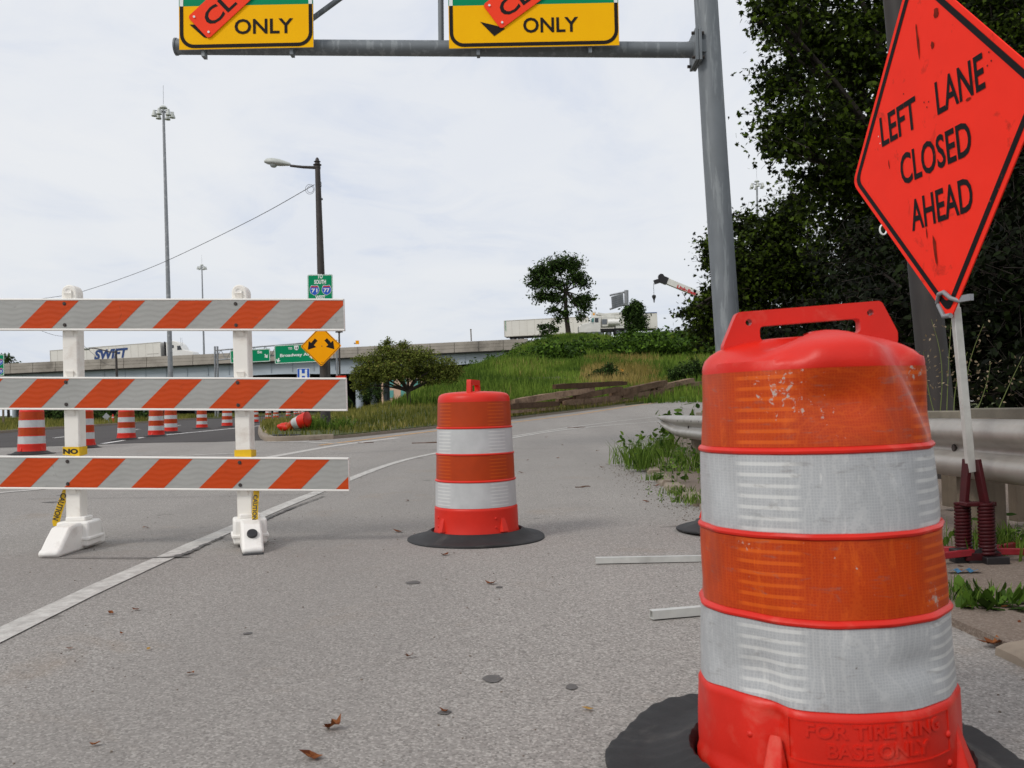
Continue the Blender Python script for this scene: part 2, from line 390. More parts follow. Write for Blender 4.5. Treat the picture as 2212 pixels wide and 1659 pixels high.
_c = _t.mix(_oi.outputs['Random'], lin('#4a3728'), lin('#a48a74')); _c = _t.mix(_t.math('MULTIPLY', _t.ramp(_a, .45, .65), .7), _c, lin('#3d2e24')); _c = _t.mix(_t.math('MULTIPLY', _t.ramp(_b, .55, .7), .7), _c, lin('#2a1f18'))
_t.col(_c); _t.set(Roughness=.95); _t.p.inputs['Specular IOR Level'].default_value = .1; _t.bump(_b, .8, .04); MT['tie'] = _t.m
MT['dark_pole'] = M('dark_bronze_pole', '#37312e', .6, .15, 4, dirt='#5b534c', dscale=3, damt=.4)
MT['pole_tall'] = M('brown_steel_pole', '#2f2a28', .6, .12, 3, dirt='#463f3a', dscale=1.5, damt=.5, streak=True)
MT['sign_yellow'] = M('sign_yellow', (1.0, .50, .0), .7, .03, 3, spec=.12)
MT['sign_amber'] = M('sign_amber', '#ffa600', .7, .04, 4, spec=.12)
MT['sign_green'] = M('sign_green', '#008a5c', .7, .05, 3, spec=.15)
MT['sign_white'] = M('sign_white', '#e9ebe8', .7, .04, 4, spec=.15)
MT['sign_black'] = M('sign_black', '#231d1c', .7, .1, 6, spec=.15)
MT['sign_red_orange'] = M('sign_fluorescent_orange', (1.0, .06, .022), .7, .04, 3, spec=.15)
MT['sign_blue'] = M('sign_blue', '#2f5fc0', .7, .05, 4, spec=.15)
MT['sign_red'] = M('sign_red', '#c23a3a', .7, .05, 4, spec=.15)
MT['sign_back'] = M('sign_back_aluminium', '#9a9c9e', .5, .1, 4, metal=.2)
MT['fluor'] = M('roll_up_sign_orange', (1.0, .032, .014), .75, .05, 3.5, dirt='#8a2414', dscale=8, damt=.55, dlo=.6, dhi=.72, bump=.35, bscale=3.2, bdist=.02, spec=.2)
MT['fluor_ink'] = M('roll_up_sign_ink', '#161315', .7, .2, 12, spec=.15, dirt='#a83320', dscale=22, damt=.7, dlo=.66, dhi=.7)
MT['red_paint'] = M('stand_red_paint', '#8a1420', .45, .2, 14, dirt='#cfc8c0', dscale=16, damt=.8, dlo=.68, dhi=.7)
MT['dark_red'] = M('spring_dark_red', '#3d0a10', .5, .3, 14, spec=.3)
MT['black_steel'] = M('black_steel', '#1d1a1b', .5, .2, 20)
MT['cap'] = M('black_cap', '#26262a', .5, .1, 20)
MT['tape'] = M('caution_tape', '#e2b60e', .4, .08, 14)
MT['tape_ink'] = M('caution_ink', '#1d1b12', .5, .05, 10)
MT['concrete'] = M('bridge_concrete', '#a59d93', .9, .14, .5, dirt='#6b645c', dscale=.35, damt=.65, dlo=.48, dhi=.68, bump=.2, bscale=8)
MT['groove'] = M('concrete_joint', '#5f5851', .95, .1, 1)
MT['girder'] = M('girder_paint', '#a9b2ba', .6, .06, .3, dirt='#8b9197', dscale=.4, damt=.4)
MT['dark_soffit'] = M('shade_dark_concrete', '#33302e', .95, .2, .5)  # under-bridge shade is built into this dark base colour
MT['white_paint'] = M('truck_white_paint', '#e8e6e0', .4, .03, 1, dirt='#c3beb4', dscale=.6, damt=.4)
MT['trailer_side'] = M('trailer_white_side', '#e4e0d6', .5, .03, .8, dirt='#c9c2b4', dscale=.5, damt=.35)
MT['seam'] = M('trailer_seam', '#bcb7ac', .5, .05, 2)
MT['navy'] = M('lettering_navy', '#22427a', .5, .05, 2)
MT['tyre'] = M('truck_tyre', '#1c1b1b', .8, .2, 5)
MT['glass'] = M('dark_glass', '#1b2328', .1, .05, 1, spec=.8)
MT['chrome'] = M('grille_metal', '#7d8083', .3, .1, 5, metal=.7)
MT['crane_white'] = M('crane_white_paint', '#dcdad2', .45, .04, 1, dirt='#a8a296', dscale=.8, damt=.3)
MT['red_letter'] = M('red_lettering', '#c5202a', .5, .05, 2)
MT['lamp_shell'] = M('lamp_shell_grey', '#b9bcb6', .45, .08, 5)
MT['lamp_lens'] = M('lamp_lens', '#a9b0ae', .15, .05, 8, spec=.8)
MT['cable'] = M('cable_black', '#4a4a4d', .6, .1, 5)
MT['pink_wall'] = M('pink_wall', '#cfae96', .9, .05, .3)
MT['teal_glass'] = M('teal_window', '#5fa09a', .3, .1, 1)
MT['bark'] = M('bark', '#2e2620', .95, .3, 3, bump=.8, bscale=14, bdist=.03)
MT['bark_pale'] = M('bark_grey', '#3b332c', .95, .3, 3, bump=.8, bscale=14, bdist=.03)
MT['leaf_big'] = mat_leaf('maple_leaf', '#0d1506', '#566a1c', .28)
MT['leaf_hedge'] = mat_leaf('vine_leaf', '#0a0e04', '#1f2b0e', .12)
MT['leaf_hill'] = mat_leaf('hill_tree_leaf', '#1c2a10', '#557034', .25)
MT['leaf_knot'] = mat_leaf('knotweed_leaf', '#22360f', '#5f7f28', .22)
MT['leaf_haw'] = mat_leaf('hawthorn_leaf', '#4a5420', '#9aa44c', .35, '#8c6e40')
MT['grass'] = mat_leaf('grass_blade', '#46521f', '#968f4a', .3, '#bda672')
MT['grass_hill'] = mat_leaf('slope_grass_blade', '#35501a', '#80983c', .28, '#9a8f54')
MT['straw'] = mat_leaf('straw_blade', '#7d7238', '#b39c62', .25)
MT['weed'] = mat_leaf('weed_leaf', '#34501a', '#76903a', .3)
MT['dock'] = mat_leaf('dock_leaf', '#24380f', '#5b7a2c', .2)
MT['seed'] = mat_leaf('dry_seed_head', '#6d5f4a', '#a3927a', .2)
MT['dry_leaf'] = mat_leaf('dry_leaf', '#5a2c17', '#8a5530', .15)
MT['dry_leaf_pale'] = mat_leaf('pale_dry_leaf', '#9a7440', '#b89450', .2)
MT['stem'] = M('weed_stem', '#5f6a34', .8, .2, 6)
MT['road'] = mat_road('worn_grey_pavement', '#96918c', '#55514d', '#c4bfb8')
MT['asphalt'] = mat_road('fresh_dark_asphalt', '#4b4746', '#353231', '#6b6663', .7, '#4a4542')
MT['sidewalk'] = mat_road('broken_sidewalk', '#7d6f64', '#4f453d', '#a4988c', .9, '#5d4c3c', crack=.7)
MT['line_white'] = mat_paint('worn_white_line', '#c6c3bd', '#98938e', (.38, .62))
MT['line_new'] = mat_paint('white_line', '#e6e4e0', '#8f8c88', (.66, .85))
MT['line_faint'] = mat_paint('faded_line', '#c2beb8', '#9d9893', (.4, .62))
MT['line_yellow'] = mat_paint('worn_yellow_line', '#c79042', '#a09a92', (.45, .7))
MT['tar'] = M('tar_seal', '#5c5957', .9, .15, 30, bump=.4, bscale=120)
MT['kerb'] = M('kerb_concrete', '#8c7f70', .95, .18, 3, dirt='#54493d', dscale=3, damt=.6, bump=.5, bscale=25)
def mat_ground():
    t = NT('grassy_soil'); a = t.noise(.6, 6, .65); b = t.noise(6, 6, .7)
    col = t.mix(t.ramp(a, .35, .65), lin('#3a4620'), lin('#565a2c')); col = t.mix(t.math('MULTIPLY', t.ramp(b, .5, .75), .7), col, lin('#5d4d38'))
    t.col(col); t.set(Roughness=1.0); t.bump(b, .8, .05); return t.m
MT['ground'] = mat_ground()

# ------------------------------------------------------------------ terrain, roads, kerbs
def axis(a, b, fine0, fine1, f, c):
    o = [a]
    while o[-1] < b - 1e-6:
        x = o[-1]; st = f if fine0 <= x < fine1 else c
        o.append(min(b, x + st))
    return np.array(o)
gx = np.concatenate([np.linspace(-900, -120, 16)[:-1], axis(-120, 60, -30, 30, 1.0, 4.0)[:-1], np.linspace(60, 900, 16)])
gy = np.concatenate([np.linspace(-60, -8, 6)[:-1], axis(-8, 180, -8, 62, 1.0, 2.5)[:-1], np.linspace(180, 1500, 20)])
XX, YY = np.meshgrid(gx, gy); ZZ = hh(XX, np.minimum(YY, 400)) - .08
b = B(); nx = len(gx); ny = len(gy)
b.v = list(map(tuple, np.stack([XX.ravel(), YY.ravel(), ZZ.ravel()], 1).tolist()))
b.f = [(j * nx + i, j * nx + i + 1, (j + 1) * nx + i + 1, (j + 1) * nx + i) for j in range(ny - 1) for i in range(nx - 1)]
struct(obj('ground', b, MT['ground'], smooth=60))

def drape(name, poly, off, mat, step=1.0, skirt=0.0):
    bm = bmesh.new(); vs = [bm.verts.new((p[0], p[1], 0)) for p in poly]; bm.faces.new(vs)
    xs = [p[0] for p in poly]; ys = [p[1] for p in poly]
    for ax, lo, hi in ((0, min(xs), max(xs)), (1, min(ys), max(ys))):
        k = math.floor(lo / step) + 1
        while k * step < hi:
            co = [0, 0, 0]; no = [0, 0, 0]; co[ax] = k * step; no[ax] = 1
            bmesh.ops.bisect_plane(bm, geom=bm.verts[:] + bm.edges[:] + bm.faces[:], plane_co=co, plane_no=no, dist=1e-5)
            k += 1 if abs(k * step) < 60 else 4
    bmesh.ops.recalc_face_normals(bm, faces=bm.faces)
    for f in bm.faces:
        if f.normal.z < 0: f.normal_flip()
    if skirt:
        ed = [e for e in bm.edges if e.is_boundary]
        r = bmesh.ops.extrude_edge_only(bm, edges=ed)
        low = {v for v in r['geom'] if isinstance(v, bmesh.types.BMVert)}
    else: low = set()
    for v in bm.verts: v.co.z = h(v.co.x, v.co.y) + off - (skirt if v in low else 0)
    me = bpy.data.meshes.new(name); bm.to_mesh(me); bm.free(); finish(me, mat, 50)
    o = bpy.data.objects.new(name, me); COL.objects.link(o); return struct(o)
def g2(pts): return [(q.x, q.y) for q in (G(*p) for p in pts)]
def cat_rom(pts, n=8):
    P_ = [np.array(p, float) for p in pts]; P_ = [2 * P_[0] - P_[1]] + P_ + [2 * P_[-1] - P_[-2]]; o = []
    for i in range(1, len(P_) - 2):
        for k in range(n):
            t = k / n; a, b_, c, d = P_[i - 1:i + 3]
            o.append(tuple(.5 * ((2 * b_) + (c - a) * t + (2 * a - 5 * b_ + 4 * c - d) * t * t + (-a + 3 * b_ - 3 * c + d) * t ** 3)))
    o.append(tuple(P_[-2])); return o
def ribbon(name, pts, w, off, mat, n=10, jag=0.0):
    pts = cat_rom(pts, n); b = B(); N = len(pts)
    for i, p in enumerate(pts):
        a = np.array(pts[max(0, i - 1)]); c = np.array(pts[min(N - 1, i + 1)]); d = c - a; d /= max(1e-9, np.hypot(*d)); nrm = np.array([-d[1], d[0]])
        ww = w(i / (N - 1)) if callable(w) else w
        for s in (-1, 1):
            q = np.array(p) + nrm * s * (ww / 2 + random.uniform(-jag, jag)); b.v.append((q[0], q[1], h(q[0], q[1]) + off))
    b.f = [(2 * i, 2 * i + 1, 2 * i + 3, 2 * i + 2) for i in range(N - 1)]
    return struct(obj(name, b, mat))
def kerb(name, pts, w=.16, top=.12, n=6, rough=.0, mat=None):
    pts = cat_rom(pts, n); b = B(); N = len(pts)
    prof = [(-w / 2, -.1), (-w / 2 + .01, top - .03), (-w / 2 + .03, top), (w / 2, top + .002), (w / 2, -.1)]
    for i, p in enumerate(pts):
        a = np.array(pts[max(0, i - 1)]); c = np.array(pts[min(N - 1, i + 1)]); d = c - a; d /= max(1e-9, np.hypot(*d)); nrm = np.array([d[1], -d[0]])
        for (s, z) in prof:
            q = np.array(p) + nrm * (s + random.uniform(-rough, rough)); b.v.append((q[0], q[1], h(q[0], q[1]) + z + random.uniform(-rough, rough)))
    K = len(prof)
    b.f = [(i * K + k, i * K + k + 1, (i + 1) * K + k + 1, (i + 1) * K + k) for i in range(N - 1) for k in range(K - 1)]
    b.f += [tuple(range(K)), tuple(range((N - 1) * K, N * K))[::-1]]
    return struct(obj(name, b, mat or MT['kerb'], smooth=30))

right_edge = [(1.62, -4), (1.6, 2), (1.52, 5), (1.5, 7.4), (1.55, 9.3), (1.72, 11.6), (2.1, 14.2), (2.9, 18), (4.6, 23), (7.5, 28.5), (12, 34), (19, 39), (30, 43)]
ramp_left = g2([(763, 944), (850, 935), (942, 925), (1020, 916), (1102, 906), (1212, 893), (1334, 878), (1440, 865)])
ramp_left += [(ramp_left[-1][0] + 7, ramp_left[-1][1] + 5), (ramp_left[-1][0] + 22, ramp_left[-1][1] + 10)]
nose = g2([(578, 911), (566, 920), (563, 930), (566, 942), (574, 950), (600, 953), (717, 948)])
dark_bound = g2([(0, 967), (146, 963), (289, 957.5), (450, 955), (574, 951)])
isl_left_far = [(-15.5, 60), (-17, 90), (-18.5, 140), (-20, 230)]
verge_left = g2([(-200, 952), (0, 936), (116, 927), (293, 915), (430, 905)]) + [(-28, 90), (-30, 140), (-33, 230)]
# one concrete sheet for the near pavement and the ramp
gp = [(-60, -6), (1.62, -6)] + right_edge + [(32, 60)] + ramp_left[::-1] + [nose[-1], nose[-2], nose[-3]] + dark_bound[::-1] + [(-60, dark_bound[0][1] + 2)]
drape('road', gp, 0.0, MT['road'])
dr = [(-60, dark_bound[0][1] + 1.6)] + [(p[0], p[1] - .05) for p in dark_bound] + [nose[3], nose[2], nose[1], nose[0]] + isl_left_far + verge_left[::-1] + [(-60, verge_left[0][1] + 6)]
drape('asphalt_road', dr, .006, MT['asphalt'])
isl = nose[::-1] and (ramp_left[::-1] + nose[::-1] + isl_left_far[:1] + [(-10, 66), (40, 66), (50, 58)])
drape('grass_island', isl, .09, MT['ground'], skirt=.25)
vl = verge_left + [(-120, 230), (-120, 18)]
drape('grass_verge', vl, .09, MT['ground'], step=2.0, skirt=.25)
sw = right_edge[:9] + [(6.5, 23), (6.5, -4)]
SWZ = .03
drape('sidewalk', sw, SWZ, MT['sidewalk'], skirt=.2)
kerb('kerb', [(p[0] + .02, p[1]) for p in nose[::-1]] + isl_left_far[:2], w=.2, top=.11)
kerb('kerb', verge_left[:5], w=.22, top=.12)
kerb('kerb', [nose[-1]] + ramp_left, w=.14, top=.07)
# the broken right kerb: separate stone pieces with gaps
ks = cat_rom(right_edge[2:8], 10); kpath = [(p[0] + .03, p[1]) for p in ks]
seg = 0
while seg < len(kpath) - 6:
    L = random.choice((4, 5, 6)); kerb('kerb', kpath[seg:seg + L], w=.15, top=.06, n=3, rough=.008); seg += L + random.choice((0, 0, 1)) - 1 + 1
kerb('kerb', [(1.63, 1.5), (1.61, 2.4), (1.59, 2.9)], w=.16, top=.045, n=4, rough=.01)

main_line = g2([(-120, 1442), (0, 1373), (280, 1240), (500, 1143), (660, 1074), (834, 1006), (942, 979), (1107, 946), (1249, 925), (1431, 910)])
ribbon('white_line', main_line, .125, .005, MT['line_white'], n=5, jag=.004)
ribbon('white_line', g2([(1107, 943), (1201, 928), (1320, 912), (1431, 899), (1475, 894)]), .1, .006, MT['line_faint'], jag=.006)
ribbon('yellow_line', g2([(690, 962), (772, 952), (860, 941), (941, 931), (1020, 922), (1102, 913), (1233, 897), (1372, 876), (1462, 865)]), .13, .005, MT['line_yellow'], jag=.008)
ribbon('white_line', g2([(470, 1012), (555, 993), (700, 967), (778, 956), (860, 946)]), .22, .005, MT['line_faint'], jag=.01)
ribbon('white_line', g2([(575, 955.5), (650, 955), (720, 958), (760, 957)]), .16, .0065, MT['line_faint'], jag=.01)
ribbon('white_line', g2([(389, 985), (450, 982), (500, 980), (560, 975)]), .16, .005, MT['line_faint'], jag=.01)
ribbon('white_line', g2([(-60, 1074), (0, 1065), (127, 1054), (220, 1043)]), .13, .005, MT['line_faint'], jag=.008)
ribbon('white_line', g2([(222, 959), (320, 944), (420, 934), (563, 920)]), .16, .011, MT['line_new'])
for a, c in (((116, 946.5), (150, 943)), ((291, 928.5), (301, 927.5)), ((380, 920), (390, 919)), ((650, 901.5), (662, 900.5))):
    ribbon('lane_dash', g2([a, ((a[0] + c[0]) / 2, (a[1] + c[1]) / 2), c]), .14, .011, MT['line_new'])
# sealed joints and tar smears on the pavement
ribbon('tar_joint', g2([(90, 1206), (230, 1207), (330, 1207), (410, 1204)]), lambda t: .012 + .02 * t, .009, MT['tar'], jag=.004)
ribbon('tar_joint', g2([(60, 1079), (250, 1077), (420, 1074), (700, 1068)]), .012, .009, MT['tar'], jag=.003)
ribbon('tar_smear', g2([(482, 1161), (440, 1180), (405, 1196), (380, 1204)]), lambda t: .015 + .035 * t, .009, MT['tar'], jag=.012)
ribbon('tar_smear', g2([(702, 1073), (640, 1095), (590, 1116), (560, 1129)]), lambda t: .015 + .03 * t, .009, MT['tar'], jag=.01)
ribbon('tar_joint', g2([(590, 993), (760, 979), (940, 972), (1300, 968)]), .02, .009, MT['tar'], jag=.006)
ribbon('tar_joint', g2([(820, 954), (930, 955), (1110, 957)]), .02, .009, MT['tar'], jag=.006)
for (x, y, rx, ry) in ((893, 1259, .035, .03), (1065, 1467, .03, .024), (1235, 1485, .02, .016), (1078, 1269, .018, .014), (535, 1369, .02, .012), (960, 1540, .018, .014), (110, 1085, .1, .03), (140, 1070, .09, .03)):
    q = G(x, y); b = B(); n = 14
    b.v = [(q.x + rx * math.cos(2 * math.pi * i / n) * random.uniform(.75, 1.15), q.y + ry * math.sin(2 * math.pi * i / n) * 1.6 * random.uniform(.75, 1.15), q.z + .0025) for i in range(n)]
    b.f = [tuple(range(n))]; struct(obj('tar_spot', b, MT['tar']))

# ------------------------------------------------------------------ foliage helpers
LOBED = [(0, -.05), (.22, .0), (.5, .12), (.3, .28), (.46, .62), (.18, .52), (0, 1.0), (-.18, .52), (-.46, .62), (-.3, .28), (-.5, .12), (-.22, .0)]
OVAL = [(0, 0), (.26, .28), (.24, .65), (0, 1), (-.24, .65), (-.26, .28)]
DIAM = [(0, 0), (.28, .45), (0, 1), (-.28, .45)]
def fast_mesh(name, verts, k, nf, mat, var, parent=None, kind='stuff', smooth=False):
    me = bpy.data.meshes.new(name); me.vertices.add(len(verts)); me.vertices.foreach_set('co', np.asarray(verts, np.float32).ravel())
    me.loops.add(nf * k); me.loops.foreach_set('vertex_index', np.arange(nf * k, dtype=np.int32))
    me.polygons.add(nf); me.polygons.foreach_set('loop_start', np.arange(nf, dtype=np.int32) * k)
    a = me.attributes.new('var', 'FLOAT', 'FACE'); a.data.foreach_set('value', np.asarray(var, np.float32))
    me.update(calc_edges=True); me.materials.append(mat)
    o = bpy.data.objects.new(name, me); COL.objects.link(o)
    if parent is not None: o.parent = parent
    if kind: o['kind'] = kind
    return o
def leaves(name, pts, size, tmpl, mat, parent, out=None, upb=.5, outb=.6, droop=.15, kind='stuff'):
    pts = np.asarray(pts, float); N = len(pts); size = np.asarray(size, float) * np.ones(N)
    nrm = rng.normal(size=(N, 3)); nrm /= np.linalg.norm(nrm, axis=1)[:, None]
    nrm[:, 2] += upb
    if out is not None: nrm += out * outb
    nrm /= np.linalg.norm(nrm, axis=1)[:, None]
    t = rng.normal(size=(N, 3)); t[:, 2] -= .4; t -= nrm * (t * nrm).sum(1)[:, None]; t /= np.linalg.norm(t, axis=1)[:, None]
    s = np.cross(nrm, t); T = np.array(tmpl); k = len(T)
    V = pts[:, None] + size[:, None, None] * (T[None, :, 0, None] * s[:, None] + T[None, :, 1, None] * t[:, None] - droop * (T[None, :, 1, None] ** 2 + 1.2 * T[None, :, 0, None] ** 2) * nrm[:, None])
    l = np.array(parent.location) if parent is not None else np.zeros(3)
    return fast_mesh(name, V.reshape(-1, 3) - l, k, N, mat, rng.random(N) ** 2.0, parent, kind)
TW = []
def crown_points(clumps, per, spray=18, sr=.3, shell=.45):
    """clumps: (centre, (rx,ry,rz), weight); leaves gather in sprays spread through each clump"""
    pts = []; outs = []
    for c, r, w in clumps:
        n = max(1, int(per * w / spray)); d = rng.normal(size=(n, 3)); d /= np.linalg.norm(d, axis=1)[:, None]
        rad = rng.random(n) ** shell; cen = np.array(c) + d * rad[:, None] * np.array(r)
        srr = sr * rng.uniform(.6, 1.4, n)
        ax = d * .9 + rng.normal(size=(n, 3)) * .6; ax[:, 2] *= .7; ax /= np.linalg.norm(ax, axis=1)[:, None]
        tt = rng.uniform(-1.1, 1.1, (n, spray))
        p = cen[:, None] + ax[:, None] * (tt * srr[:, None])[:, :, None] + rng.normal(size=(n, spray, 3)) * (srr[:, None, None] * .30 * np.array([1, 1, .7]))
        TW.append(np.stack([cen - ax * srr[:, None] * 1.3, cen + ax * srr[:, None]], 1))
        pts.append(p.reshape(-1, 3)); outs.append(np.repeat(d, spray, 0))
    return np.concatenate(pts), np.concatenate(outs)
def blades(name, pts, hgt, wid, mat, parent=None, lean=.35, kind='stuff', varp=1.0, patch=False):
    pts = np.asarray(pts, float); N = len(pts); hgt = hgt * np.ones(N); wid = wid * np.ones(N)
    a = rng.uniform(0, 2 * np.pi, N); s = np.stack([np.cos(a), np.sin(a), 0 * a], 1); la = rng.uniform(0, 2 * np.pi, N)
    ld = np.stack([np.cos(la), np.sin(la), 0 * la], 1) * (hgt * lean * rng.random(N))[:, None]
    z = np.zeros((N, 3)); z[:, 2] = 1
    v0 = pts - s * wid[:, None] / 2; v1 = pts + s * wid[:, None] / 2
    m1 = pts + z * (hgt * .6)[:, None] + ld * .4 + s * wid[:, None] * .35; m0 = m1 - s * wid[:, None] * .7
    tp = pts + z * hgt[:, None] + ld
    V = np.stack([v0, v1, m1, tp, m0], 1)
    l = np.array(parent.location) if parent is not None else np.zeros(3)
    var = rng.random(N) ** varp
    if patch: var = np.clip(.55 * patchy(pts) + .6 * rng.random(N) - .1, 0, 1)
    return fast_mesh(name, V.reshape(-1, 3) - l, 5, N, mat, var, parent, kind)
_wv = [(rng.uniform(0, 6.28), 2 * np.pi / rng.uniform(2.5, 16), rng.uniform(0, 6.28)) for _ in range(16)]
def patchy(p):
    v = sum(np.sin(k * (p[:, 0] * math.cos(a) + p[:, 1] * math.sin(a)) + ph) for a, k, ph in _wv) / math.sqrt(8)
    return 1 / (1 + np.exp(-2.2 * v))
def in_poly(X, Y, poly):
    c = np.zeros(len(X), bool); n = len(poly)
    for i in range(n):
        x0, y0 = poly[i]; x1, y1 = poly[(i + 1) % n]
        k = ((y0 > Y) != (y1 > Y)) & (X < (x1 - x0) * (Y - y0) / ((y1 - y0) or 1e-9) + x0); c ^= k
    return c
def scatter(poly, n, off=0.0):
    xs = [p[0] for p in poly]; ys = [p[1] for p in poly]
    X = rng.uniform(min(xs), max(xs), n); Y = rng.uniform(min(ys), max(ys), n); k = in_poly(X, Y, poly); X, Y = X[k], Y[k]
    return np.stack([X, Y, hh(X, Y) + off], 1)

# ------------------------------------------------------------------ traffic drums
def drum_disp_near(t, r, z):
    th = (t + math.pi / 2 + math.pi) % (2 * math.pi) - math.pi      # 0 = towards the road camera, + = right
    s = th * .24; dr = .0022 * math.sin(7 * s * 4 + 9 * z) * math.sin(23 * z + 3 * s) + .0015 * math.sin(61 * s + 13 * z); dz = 0.0
    if z > .55:
        # crease running from the shoulder down to the right
        ax, az, bx, bz = .05, .985, .215, .735; L = math.hypot(bx - ax, bz - az); ux, uz = (bx - ax) / L, (bz - az) / L
        q = (s - ax) * ux + (z - az) * uz; d = (s - ax) * (-uz) + (z - az) * ux       # + = right of the crease
        fade = max(0, min(1, (q + .05) / .08)) * max(0, min(1, (L + .02 - q) / .07))
        dr += fade * (-.019 * math.exp(-((d - .03) / .034) ** 2) + .005 * math.exp(-((d + .03) / .025) ** 2))
        # broad push-in left of centre
        dr -= .028 * math.exp(-((s + .02) / .075) ** 2 - ((z - .815) / .05) ** 2)
        dr -= .012 * math.exp(-((s + .10) / .03) ** 2 - ((z - .915) / .02) ** 2)
        dr -= .015 * math.exp(-((s - .31) / .05) ** 2 - ((z - .84) / .09) ** 2)
        dr -= .012 * math.exp(-((s - .16) / .03) ** 2 - ((z - .92) / .03) ** 2) + .008 * math.exp(-((s + .17) / .03) ** 2 - ((z - .905) / .02) ** 2)
        if z > .9:
            dz += .008 * math.exp(-((s - .02) / .1) ** 2) - .022 * math.exp(-((s + .22) / .09) ** 2) - .012 * math.exp(-((s - .26) / .07) ** 2)
    if z < .5:
        dr -= .018 * math.exp(-((s + .19) / .04) ** 2 - ((z - .27) / .06) ** 2) + .008 * math.exp(-((s - .1) / .08) ** 2 - ((z - .3) / .03) ** 2)
        dz += .02 * math.exp(-((s + .25) / .09) ** 2) * max(0, 1 - z / .5)
        dr -= .02 * math.exp(-((s + .165) / .022) ** 2) * max(0, min(1, (.235 - z) / .04))
    return dr, dz
BANDS = [(.726, .879, .2325, .2375, 'o'), (.5595, .711, .2400, .2445, 'w'), (.396, .546, .2475, .2515, 'o'), (.224, .380, .2550, .2595, 'w')]
def rows(z0, z1, r0_, r1_, n): return [(r0_ + (r1_ - r0_) * i / n, z0 + (z1 - z0) * i / n) for i in range(n + 1)]
def drum_body_profile(near):
    k = 14 if near else 2
    p = [(.262, .03), (.274, .035), (.274, .06), (.268, .075)] + rows(.08, .205, .2685, .265, k)[1:] + [(.2655, .212), (.261, .2205), (.2578, .2225)]
    for z0, z1, rt_, rb, _ in BANDS[::-1]:
        p += rows(z0, z1, rb - .0016, rt_ - .0016, k)
        if z1 < .8: p += [(rt_ + .0035, z1 + .003), (rt_ + .0045, z1 + .0075), (rt_ + .001, z1 + .0125)]
    if near:
        p += [(.2312, .888), (.2295, .899), (.224, .911), (.213, .922), (.197, .9315), (.176, .9395), (.15, .946), (.12, .951), (.085, .9545), (.045, .956), (.002, .957)]
    else:
        p += [(.231, .893), (.2285, .908), (.222, .921), (.208, .931), (.18, .938), (.13, .943), (.07, .946), (.002, .947)]
    return p
def handle_b(z0, zt, wbase, wtop, th, tilt=0.0):
    """flat loop handle along local x with a slot and two holes"""
    out_ = rpoly([(-wbase / 2, z0 - .03), (-wbase / 2, z0), (-wtop / 2 - .005, zt), (wtop / 2 + .005, zt), (wbase / 2, z0), (wbase / 2, z0 - .03)][::-1], .014, 4)
    h0, h1 = z0 + .004, zt - .034; hw = wtop * .36
    bm = bmesh.new()
    def loop(pts): 
        vs = [bm.verts.new((p[0], -th / 2, p[1] + tilt * p[0])) for p in pts]; return [bm.edges.new((vs[i], vs[(i + 1) % len(vs)])) for i in range(len(vs))]
    es = loop(out_) + loop(rrect(-hw, h0, hw, h1, .0095, 4))
    for s in (-1, 1): es += loop([(s * wtop * .435 + .0075 * math.cos(a), zt - .024 + .0075 * math.sin(a)) for a in [2 * math.pi * i / 10 for i in range(10)]])
    bmesh.ops.triangle_fill(bm, edges=es, use_beauty=True)
    fs = bm.faces[:]; r = bmesh.ops.extrude_face_region(bm, geom=fs)
    bmesh.ops.translate(bm, verts=[v for v in r['geom'] if isinstance(v, bmesh.types.BMVert)], vec=(0, th, 0))
    bmesh.ops.recalc_face_normals(bm, faces=bm.faces); bm.verts.index_update()
    b = B(); b.v = [tuple(v.co) for v in bm.verts]; b.f = [tuple(v.index for v in f.verts) for f in bm.faces]; bm.free(); return b
def ring_base(rmax=.445, hin=.075, n=48, wav=.008, seed=1):
    rr = random.Random(seed); ph = [rr.uniform(0, 6.28) for _ in range(4)]
    def dsp(t, r, z):
        k = (r - .28) / (rmax - .28)
        w = math.sin(2 * t + ph[0]) + .6 * math.sin(3 * t + ph[1]) + .35 * math.sin(7 * t + ph[2])
        rib = .0022 * math.sin(46 * t + 9 * k) if (n > 100 and z > .005) else 0
        return wav * .8 * w * max(0, k), wav * max(0, k) * (1 + w * .5) + rib
    prof = [(.282, .02), (.283, hin * .85), (.292, hin), (.305, hin * .93), (.33, hin * .68), (.36, hin * .42), (.40, hin * .24), (rmax - .01, .016), (rmax, .010), (rmax, .001), (.4, .001), (.282, .001)]
    return B().lathe(prof, n, disp=dsp, closed=True)
